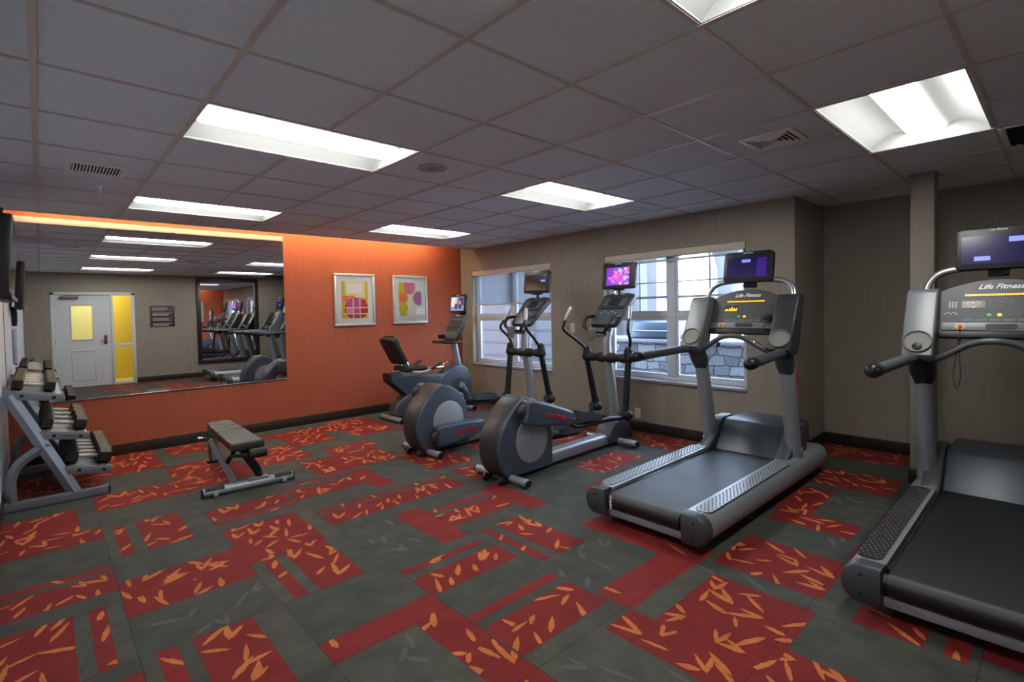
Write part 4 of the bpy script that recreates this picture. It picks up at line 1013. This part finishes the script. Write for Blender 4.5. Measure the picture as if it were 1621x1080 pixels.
    m = M(); outl = [(-.145, 0), (.145, 0), (.165, .03), (.185, L_ * .55), (.205, L_ - .05), (.185, L_ - .01), (.09, L_ + .012), (-.09, L_ + .012), (-.185, L_ - .01), (-.205, L_ - .05), (-.185, L_ * .55), (-.165, .03)]
    m.prism(outl, -.06, 0, axis='z', bev=.01, xf=f.mtx()); con = m.build('console', charcoal, t)
    m = M(); f.slab(m, -.165, .165, .27, .465, .0005, .003, r=.02); m.build('upper_panel', con_face, con)
    m = M(); f.slab(m, -.165, .165, .236, .252, .0005, .006, r=.005); m.build('reading_ledge', black, con)
    m = M(); f.slab(m, -.06, .06, .30, .40, .003, .0045, r=.006); m.build('display', ambdim, con)
    m = M()
    for q in (-1, 1):
        for r_ in range(4):
            for c_ in range(3): f.dot(m, q * .11 + (c_ - 1) * .022, .30 + r_ * .032, .0065, .003, .005, k=8)
    for k in range(5): f.dot(m, -.09 + k * .045, .17 + (.02 if k % 2 else 0), .010, .0005, .003, k=10)
    m.build('key', mat('console_key_grey', (150, 156, 160), .4, var=.03), con)
    lettering('lettering', 'Life Fitness', .03, whitetext, con, f.P(0, .472, .0012), f.r, f.u, .45)
    # fixed handlebar and cup holder
    m = M(); m.tube([(1.80, .165, 1.40), (1.66, .17, 1.385), (1.59, .15, 1.30), (1.63, .08, 1.235), (1.76, .0, 1.22), (1.63, -.08, 1.235), (1.59, -.15, 1.30), (1.66, -.17, 1.385), (1.80, -.165, 1.40)], .0185, n=12, sub=5); m.build('fixed_handlebar', rubber, t)
    m = M(); m.lathe([(.036, -.075), (.040, -.07), (.050, .06), (.046, .065), (.040, -.05), (0, -.055)], c=(1.60, .06, 1.215), n=22); m.tube([(1.63, .05, 1.20), (1.78, .01, 1.19)], .014, n=8); m.build('cup_holder', cupm, t)
    mon = monitor(t, (2.02, 0.0, 1.842), .425, .29, .12, 0.0, scr[0], scr[1], bezel=.03)
    m = M(); m.tube([(.03, 0, -.10), (.03, 0, -.17), (.02, 0, -.22)], .018, n=10); m.b2(-.0, .05, -.07, .07, -.165, -.15, bev=.004); m.build('monitor_stalk', black, mon)
    return t
elliptical('elliptical machine next to the treadmill, its screen showing a violet picture', (2.78, 1.745, 0), math.radians(1.5), 1, (pict, show_screen))
elliptical('elliptical machine between the recumbent bike and the other elliptical, its screen switched off', (2.76, 2.945, 0), math.radians(2.3), -1, ([screen_off, label_blue], off_screen))

# ------------------------------------------------------------------ recumbent bike  (local x = world - 3.45)
t = thing('recumbent_bike', 'graphite recumbent exercise bike in the corner below the pictures', 'exercise bike', (3.45, 4.60, 0))
m = M(); m.prism([(.02, .655), (.03, .56), (.10, .50), (.36, .29), (.46, .29), (1.0, .38), (1.0, .575), (.6, .60), (.08, .66)], -.085, .085, axis='y', bev=.02, seg=3); m.build('main_beam', shell_side, t)
m = M(); m.prism([(.005, .665), (.015, .55), (.09, .49), (.34, .285), (.36, .30), (.12, .51), (.06, .56), (.05, .665)], -.088, .088, axis='y', bev=.008); m.build('beam_end_cover', black, t)
m = M(); m.prism([(.08, .10), (.12, .24), (.30, .36), (.52, .40), (.95, .36), (1.2, .16), (1.2, .05), (.12, .05)], -.10, .10, axis='y', bev=.03, seg=3); m.build('base_housing', charcoal, t)
m = M(); m.b2(.10, .96, -.035, .035, .655, .69, bev=.008); m.build('seat_rail', chrome, t)
m = M(); m.prism([(.80, .10), (.82, .50), (.95, .60), (1.12, .68), (1.26, .69), (1.36, .62), (1.43, .45), (1.45, .20), (1.44, .06), (.84, .06)], -.105, .105, axis='y', bev=.03, seg=3); sh = m.build('front_shroud', shell_side, t)
for s in (-1, 1):
    m = M(); m.prism([(1.16 + .16 * math.cos(2 * PI * k / 28), .34 + .16 * math.sin(2 * PI * k / 28)) for k in range(28)], s * .100, s * .11, axis='y'); m.build('side_disc', charcoal, sh)
    m = M(); d = -s
    m.cyl((1.22, s * .10, .38), (1.22, s * .14, .38), .05, n=18); m.tube([(1.22, s * .15, .38), (1.22 + d * .10, s * .15, .38 - d * .14)], [.03, .022], n=10, sec=(.5, 1)); cr = m.build('crank_arm', silver, t)
    m = M(); m.box((1.22 + d * .11, s * .20, .38 - d * .15), (.10, .09, .025), rot=(0, .4, 0), bev=.008); m.tube([(1.17 + d * .11, s * .16, .40 - d * .15), (1.20 + d * .11, s * .20, .45 - d * .15), (1.17 + d * .11, s * .245, .40 - d * .15)], .008, n=6, sub=4); m.build('pedal', rubber, cr)
m = M(); m.tube([(1.0, .07, .62), (1.0, .05, .69), (1.07, .0, .74), (1.14, -.05, .70), (1.15, -.07, .64)], .012, n=8, sub=4); m.build('step_handle', chrome, t)
m = M(); m.tube([(1.27, 0, .62), (1.22, 0, .82), (1.17, 0, 1.08), (1.20, 0, 1.18)], .05, n=16, sub=3, sec=(.9, 1.0)); m.build('mast', silver, t)
f = Face((1.09, 0, 1.075), (0, -1, 0), (.185, 0, .35)); L_ = .41
m = M(); m.prism([(-.135, 0), (.135, 0), (.16, .03), (.185, L_ - .05), (.165, L_), (-.165, L_), (-.185, L_ - .05), (-.16, .03)], -.06, 0, axis='z', bev=.012, xf=f.mtx()); con = m.build('console', charcoal, t)
m = M(); f.slab(m, -.15, .15, .21, .385, .0005, .003, r=.015); f.slab(m, -.135, .135, .02, .17, .0005, .003, r=.015); m.build('upper_panel', con_face, con)
m = M(); f.slab(m, -.16, .16, .182, .198, .0005, .008, r=.004); m.build('reading_ledge', black, con)
m = M()
for r_ in range(4):
    for c_ in range(6): f.dot(m, -.11 + c_ * .044, .05 + r_ * .03 if r_ < 3 else .33, .008, .003, .0055, k=8)
m.build('key', MATS['console_key_grey'], con)
lettering('lettering', 'Life Fitness', .026, whitetext, con, f.P(0, L_ - .022, .0012), f.r, f.u, .45)
m = M(); m.tube([(1.20, .15, 1.03), (1.05, .19, 1.035), (.93, .17, 1.04), (.92, .09, 1.04), (1.05, .03, 1.03), (1.16, .0, 1.03), (1.05, -.03, 1.03), (.92, -.09, 1.04), (.93, -.17, 1.04), (1.05, -.19, 1.035), (1.20, -.15, 1.03)], .022, n=10, sub=4); m.build('front_handlebar', rubber, t)
m = M(); m.lathe([(.05, -.03), (.055, .03), (.048, .03), (.044, -.02), (0, -.022)], c=(1.07, .165, 1.11), n=18); m.build('cup_holder', black, t)
mon = monitor(t, (1.26, 0.0, 1.605), .36, .275, .10, 0.0, news, news_screen, bezel=.022)
m = M(); m.tube([(.04, 0, -.08), (.06, 0, -.18), (.02, 0, -.25)], .02, n=10, sub=3); m.b2(.05, .09, -.12, -.02, -.30, -.10, bev=.01); m.build('monitor_stalk', black, mon)
# seat
m = M(); m.prism([(.22, .69), (.24, .675), (.56, .675), (.58, .70), (.56, .735), (.40, .745), (.24, .74)], -.17, .17, axis='y', bev=.03, seg=3); m.build('seat', rubber, t)
m = M(); f2 = Face((.245, 0, .80), (0, -1, 0), (-.20, 0, .37)); f2.slab(m, -.19, .19, -.01, .40, -.02, .055, r=.06, bev=.02)
bk = m.build('backrest', rubber, t)
m = M(); f2.slab(m, -.17, .17, .26, .41, -.045, -.015, r=.05, bev=.01); f2.slab(m, -.15, -.02, -.01, .27, -.035, -.018, r=.03); f2.slab(m, .02, .15, -.01, .27, -.035, -.018, r=.03); m.build('back_shell', mat('seat_back_bronze', (92, 80, 72), .35, .4, var=.04), bk)
m = M(); f2.slab(m, -.02, .02, -.12, .26, -.045, -.02, r=.008); m.tube([f2.P(-.10, .1, -.03), f2.P(-.09, -.10, -.03), (.30, .08, .68)], .016, n=8, sub=3); m.tube([f2.P(.10, .1, -.03), f2.P(.09, -.10, -.03), (.30, -.08, .68)], .016, n=8, sub=3); m.build('seat_frame', chrome, bk)
m = M(); m.b2(.22, .50, -.10, .10, .60, .665, bev=.012); m.build('seat_carriage', silver, t)
for s in (-1, 1):
    m = M(); m.tube([(.34, s * .16, .67), (.42, s * .24, .66), (.55, s * .255, .68), (.66, s * .255, .73)], .016, n=10, sub=4); h_ = m.build('side_handle', silver, t)
    m = M(); m.tube([(.58, s * .255, .692), (.74, s * .255, .765)], .021, n=10, dome=True); m.build('hand_grip', rubber, h_)
for x in (.085, 1.32):
    m = M(); m.cyl((x, -.275, .042), (x, .275, .042), .033, n=16, bev=.005); sb = m.build('stabiliser_bar', silver, t)
    m = M()
    for s in (-1, 1): m.cyl((x, s * .27, .042), (x, s * .29, .042), .036, n=16, bev=.005); m.cyl((x, s * .25, 0), (x, s * .25, .02), .016, n=10)
    m.build('end_plug', black, sb)

# ------------------------------------------------------------------ dumbbell rack and dumbbells
t = thing('dumbbell_rack', 'grey three-tier dumbbell rack standing against the left wall', 'dumbbell rack', (0, 0, 0))
YA, YB = 3.90, 5.12
for y in (YA, YB):
    m = M(); m.prism(rrect(.05, .075, .012), -.275, .375, axis='x', xf=Matrix.Translation((0, y, .0375))); fr = m.build('floor_bar', steelgrey, t, sharp=50)
    m = M(); m.b2(.372, .386, y - .027, y + .027, .004, .072, bev=.004); m.build('end_cap', black, fr)
    m = M(); m.tube([(.155, y, .06), (-.215, y, .90)], .040, n=4, sec=(.75, 1.15)); m.build('upright', steelgrey, t)
    m = M(); m.tube([(-.225, y, .06), (-.228, y, .22), (-.205, y, .31), (-.15, y, .385), (-.02, y, .475), (.0, y, .49)], .034, n=4, sub=4, sec=(.8, 1.05)); m.build('rear_leg', steelgrey, t, sharp=60)
TIERS = [(-.250, .945, .115), (-.055, .60, .262), (.095, .288, .405)]
SL = -.18
for k, (xa, za, xb) in enumerate(TIERS):
    zb = za + (xb - xa) * SL
    for y in (YA, YB):
        m = M(); m.prism([(xa, za), (xb, zb), (xb, zb - .062), (xa, za - .068)], y - .012, y + .012, axis='y', bev=.006); br = m.build('tier_bracket', steelgrey, t)
        m = M()
        for q in (.3, .82): m.disc((xa + (xb - xa) * q, y - .0125, za + (zb - za) * q - .033), (0, -1, 0), .013, n=14, th=.004)
        m.build('bolt', black, br)
        if k == 1 and y == YA: lettering('lettering', 'LifeFitness', .026, mat('black_lettering', (20, 20, 22), .5, var=.02), br, (xa + (xb - xa) * .56, y - .0125, za + (zb - za) * .56 - .040), (1, 0, SL), (-SL, 0, 1), .3)
    for q in (.16, .84):
        x = xa + (xb - xa) * q; z = za + (zb - za) * q
        m = M(); m.box((x, (YA + YB) / 2, z - .01), (.055, YB - YA - .02, .022), rot=(0, -math.atan(SL), 0), bev=.004); m.build('shelf_rail', steelgrey, t)
    m = M(); m.box(((xa + xb) / 2, (YA + YB) / 2, (za + zb) / 2 - .028), ((xb - xa) * .96, YB - YA - .02, .006), rot=(0, -math.atan(SL), 0)); m.build('shelf_tray', steelgrey, t)
headm = mat('rubber_hex_black', (17, 17, 18), .5, bump=(300, .1))
def dumbbell(label, r, hl, gl):
    d = thing('dumbbell', label, 'dumbbell', (0, 0, 0), 0)
    m = M(); m.tube([(-gl / 2 - .012, 0, 0), (-gl / 2 + .012, 0, 0), (-gl / 4, 0, 0), (0, 0, 0), (gl / 4, 0, 0), (gl / 2 - .012, 0, 0), (gl / 2 + .012, 0, 0)], [.019, .0145, .0165, .0175, .0165, .0145, .019], n=14, sub=3); m.build('handle', mat('knurled_chrome', (196, 196, 194), .28, 1.0, bump=(900, .5)), d)
    for s in (-1, 1):
        m = M(); x0_, x1_ = gl / 2, gl / 2 + hl
        ring = lambda x, q: [(s * x, q * r * math.cos(PI / 6 + k * PI / 3), q * r * math.sin(PI / 6 + k * PI / 3)) for k in range(6)]
        m.loft([ring(x0_, .80), ring(x0_ + .014, 1), ring(x1_ - .014, 1), ring(x1_, .80)]); m.build('hex_head', headm, d, sharp=25)
    return d
NTH = ['nearest', 'second', 'third', 'fourth', 'fifth', 'sixth', 'seventh']
specs = [(5, .058, .072, .125, 'small', 'top'), (4, .066, .085, .13, 'medium', 'middle'), (6, .074, .098, .128, 'large', 'bottom')]
for k, (n, r, hl, gl, size, tier) in enumerate(specs):
    xa, za, xb = TIERS[k]; proto = None
    for i in range(n):
        lb = '%s black hex dumbbell, %s from the near end of the %s rack tier' % (size, NTH[i] if i else 'first', tier)
        if proto is None: proto = o = dumbbell(lb, r, hl, gl)
        else: o = copy_tree(proto); o['label'] = lb
        o['group'] = 'dumbbells on the %s tier' % tier
        xm = (xa + xb) / 2; zm = za + (xm - xa) * SL
        o.location = (xm, YA + .09 + i * (.235, .265, .168)[k], zm + (r * .866 + .004) / math.cos(math.atan(SL)))
        o.rotation_euler = (0, -math.atan(SL), 0)

# ------------------------------------------------------------------ adjustable bench
t = thing('weight_bench', 'black padded flat weight bench on a grey frame in front of the mirror wall', 'weight bench', (1.285, 3.13, 0), math.radians(-2.2))
bl = mat('bench_vinyl_black', (44, 44, 42), .40, bump=(260, .15))
m = M(); m.cyl((-.355, 0, .042), (.355, 0, .042), .036, n=20); bar = m.build('front_foot_bar', silver, t)
for s in (-1, 1):
    m = M(); m.cyl((s * .352, 0, .042), (s * .366, 0, .042), .038, n=20, bev=.004); m.build('end_cap', black, bar)
    m = M(); m.prism([(.038 * math.cos(a), .038 * math.sin(a)) for a in [PI * .10 + PI * .80 * k / 10 for k in range(11)]] + [(-.030, .008), (.030, .008)], s * .20, s * .345, axis='x', xf=Matrix.Translation((0, 0, .045))); m.build('foot_grip', rubber, bar)
    m = M(); m.cyl((s * .255, -.045, .022), (s * .29, -.045, .022), .022, n=14, bev=.004); m.b2(s * .272 - .02, s * .272 + .02, -.05, -.02, .02, .045, bev=.004); m.build('wheel', mat('wheel_grey', (120, 124, 130), .45, var=.05), bar)
m = M(); m.b2(-.02, .15, -.03, .03, .074, .09, bev=.006); m.build('mount_plate', whitegrey, bar)
m = M(); m.tube([(-.115, .0, .07), (-.125, .84, .265)], .036, n=4, sec=(.8, 1.0)); m.build('spine', steelgrey, t, sharp=40)
m = M(); m.tube([(-.125, .80, .25), (-.115, .93, .26), (-.095, 1.06, .13), (-.08, 1.10, .03)], .034, n=4, sub=3, sec=(.85, 1)); m.build('rear_leg', steelgrey, t, sharp=60)
m = M(); m.b2(-.13, -.03, 1.07, 1.13, 0, .03, bev=.006); m.build('rear_foot', rubber, t)
m = M(); m.tube([(.085, .0, .085), (.06, .03, .16), (.0, .02, .26), (-.04, .0, .325)], [.036, .05, .05, .036], n=8, sub=4, sec=(.5, 1)); m.build('seat_strut', darkmetal, t)
m = M(); m.tube([(-.115, .35, .15), (-.07, .30, .24), (-.04, .26, .325)], .022, n=4, sub=2); m.build('middle_strut', darkmetal, t)
m = M(); m.tube([(-.12, .80, .25), (-.09, .76, .30), (-.05, .72, .335)], .024, n=6, sub=3); m.build('back_strut', chrome, t)
m = M(); m.b2(-.07, .01, -.02, 1.02, .322, .351, bev=.006); m.build('pad_rail', darkmetal, t)
def pad(y0, y1, w0, w1, name, rnd):
    m = M(); pl = [(-w0, y0), (w0, y0), (w1, y1 - rnd), (w1 * .86, y1 - rnd * .3), (w1 * .55, y1), (-w1 * .55, y1), (-w1 * .86, y1 - rnd * .3), (-w1, y1 - rnd)] if rnd else [(-w0, y0), (w0, y0), (w1, y1), (-w1, y1)]
    m.prism([(x - .022, y) for x, y in pl], .350, .422, axis='z', bev=.020, seg=3); return m.build(name, bl, t)
pad(-.07, .535, .132, .124, 'seat_pad', 0); pad(.543, .775, .124, .120, 'middle_pad', 0); pad(.783, 1.09, .120, .108, 'back_pad', .07)
m = M(); m.cyl((-.03, -.13, .325), (.11, -.13, .325), .036, n=16, bev=.006); m.build('foam_roller', rubber, t)
m = M(); m.tube([(-.16, -.02, .31), (-.03, -.12, .32)], .014, n=8); m.tube([(-.03, -.13, .325), (.0, .02, .325)], .016, n=8); m.build('roller_arm', darkmetal, t)
m = M(); m.cyl((-.19, .92, .30), (-.235, .92, .305), .014, n=12); m.cyl((-.19, .92, .30), (-.11, .92, .29), .008, n=10); m.build('pull_pin', chrome, t)

# ------------------------------------------------------------------ left wall: television, dispenser, shelf
t = thing('wall_television', 'black flat television on a bracket high on the left wall', 'television', (XL, 3.52, 1.90))
rt = Matrix.Rotation(.07, 4, 'Y')
m = M(); m.box((.10, 0, 0), (.075, .95, .56), rot=(0, .07, 0), bev=.012); m.build('case', black, t)
m = M(); m.box((.1385, 0, .012), (.003, .90, .48), rot=(0, .07, 0)); m.build('screen', mat('tv_glass', (18, 20, 22), .08, var=.02), t)
m = M(); m.box((.137, 0, -.262), (.006, .93, .024), rot=(0, .07, 0), bev=.002); m.build('bottom_trim', mat('tv_trim_beige', (150, 138, 116), .4, var=.03), t)
m = M(); m.b2(.0, .07, -.2, .2, -.14, .14, bev=.008); m.tube([(.03, -.28, .22), (.06, -.34, .31), (.09, -.36, .30)], .03, n=10, sub=3); m.build('wall_bracket', mat('bracket_grey', (70, 72, 76), .4, .4, var=.04), t)
t = thing('wall_towel_dispenser', 'white towel dispenser on the left wall, visible only in the mirror', 'dispenser', (XL, 3.35, 1.165))
m = M(); m.b2(.0, .048, -.15, .15, -.22, .22, bev=.02, seg=3); m.build('cabinet', mat('dispenser_white', (200, 210, 222), .35, var=.02), t)
m = M(); m.b2(.012, .04, -.12, .12, -.232, -.21, bev=.004); m.build('paper_slot', black, t)
t = thing('wall_dispenser_box', 'black box on the left wall above the towel dispenser, seen in the mirror', 'dispenser', (XL, 3.35, 1.535))
m = M(); m.b2(.0, .05, -.10, .10, -.12, .12, bev=.015); m.build('case', black, t)
m = M(); m.b2(.0505, .053, -.06, .06, -.06, .06); m.build('window', ambdim, t)
t = thing('wall_shelf', 'small dark wooden shelf on the left wall below the dispensers, seen in the mirror', 'shelf', (XL, -.15, .78))
m = M(); m.b2(.001, .17, -.35, .35, .0, .03, bev=.004); m.build('shelf_board', mat('dark_shelf_wood', (70, 52, 42), .45, var=.2, vscale=10), t)
m = M()
for q in (-.25, .25): m.prism([(.002, 0), (.14, 0), (.002, -.12)], q - .012, q + .012, axis='y')
m.build('bracket', MATS['dark_shelf_wood'], t)

# ------------------------------------------------------------------ light, world, camera
w = bpy.data.worlds.new('sky'); sc.world = w; w.use_nodes = True; nt = w.node_tree
bgn = nt.nodes['Background']; tcw = nt.nodes.new('ShaderNodeTexCoord'); sxw = nt.nodes.new('ShaderNodeSeparateXYZ'); nt.links.new(tcw.outputs['Generated'], sxw.inputs[0])
crw = nt.nodes.new('ShaderNodeValToRGB'); crw.color_ramp.elements[0].position = .45; crw.color_ramp.elements[0].color = (.80, .88, 1.0, 1); crw.color_ramp.elements[1].position = 1.0; crw.color_ramp.elements[1].color = (.42, .62, 1.0, 1)
mr = nt.nodes.new('ShaderNodeMapRange'); mr.inputs['From Min'].default_value = -1; nt.links.new(sxw.outputs[2], mr.inputs['Value']); nt.links.new(mr.outputs['Result'], crw.inputs[0]); nt.links.new(crw.outputs[0], bgn.inputs['Color'])
bgn.inputs['Strength'].default_value = WORLD
s = bpy.data.lights.new('sun', 'SUN'); s.energy = SUN; s.angle = .01; s.color = (1, .96, .88)
so_ = bpy.data.objects.new('sun', s); COL.objects.link(so_); so_.rotation_euler = Vector((.62, .25, -.74)).to_track_quat('-Z', 'Y').to_euler()
for W_ in (W1, W2):
    l = bpy.data.lights.new('window_portal', 'AREA'); l.shape = 'RECTANGLE'; l.size = W_[3] - W_[2]; l.size_y = W_[1] - W_[0]
    l.cycles.is_portal = True
    o = bpy.data.objects.new('window_portal', l); COL.objects.link(o); o.location = (XW + .20, (W_[0] + W_[1]) / 2, (W_[2] + W_[3]) / 2); o.rotation_euler = Vector((-1, 0, 0)).to_track_quat('-Z', 'Y').to_euler()
l = bpy.data.lights.new('corridor_lamp', 'AREA'); l.energy = 34; l.size = .8; l.color = (1, .95, .75)
o = bpy.data.objects.new('corridor_lamp', l); COL.objects.link(o); o.location = (1.0, YN - .8, 2.45)

cam = bpy.data.cameras.new('camera'); co = bpy.data.objects.new('camera', cam); COL.objects.link(co); sc.camera = co
F_, YAW, PIT, ROL, PX, PY = 805.684, 0.725202, -0.026470, -0.020953, 778.737, 514.470
fw_ = Vector((math.sin(YAW) * math.cos(PIT), math.cos(YAW) * math.cos(PIT), math.sin(PIT))); r0 = Vector((math.cos(YAW), -math.sin(YAW), 0)); u0 = r0.cross(fw_)
r1 = r0 * math.cos(ROL) + u0 * math.sin(ROL); u1 = u0 * math.cos(ROL) - r0 * math.sin(ROL)
mw = Matrix((r1, u1, -fw_)).transposed().to_4x4(); mw.translation = (-0.0113, -1.5050, 1.4751); co.matrix_world = mw
cam.sensor_fit = 'HORIZONTAL'; cam.sensor_width = 36; cam.lens = F_ / 1621 * 36
cam.shift_x = (810.5 - PX) / 1621; cam.shift_y = (PY - 540) / 1621; cam.clip_start = .02; cam.clip_end = 200
sc.view_settings.view_transform = 'Standard'; sc.view_settings.look = 'None'; sc.view_settings.exposure = 0.10
cy = sc.cycles
cy.use_denoising = True; cy.max_bounces = 10; cy.diffuse_bounces = 5; cy.glossy_bounces = 6; cy.transparent_max_bounces = 12; cy.transmission_bounces = 6
cy.caustics_reflective = False; cy.caustics_refractive = False; cy.sample_clamp_indirect = 6.0; cy.blur_glossy = .5
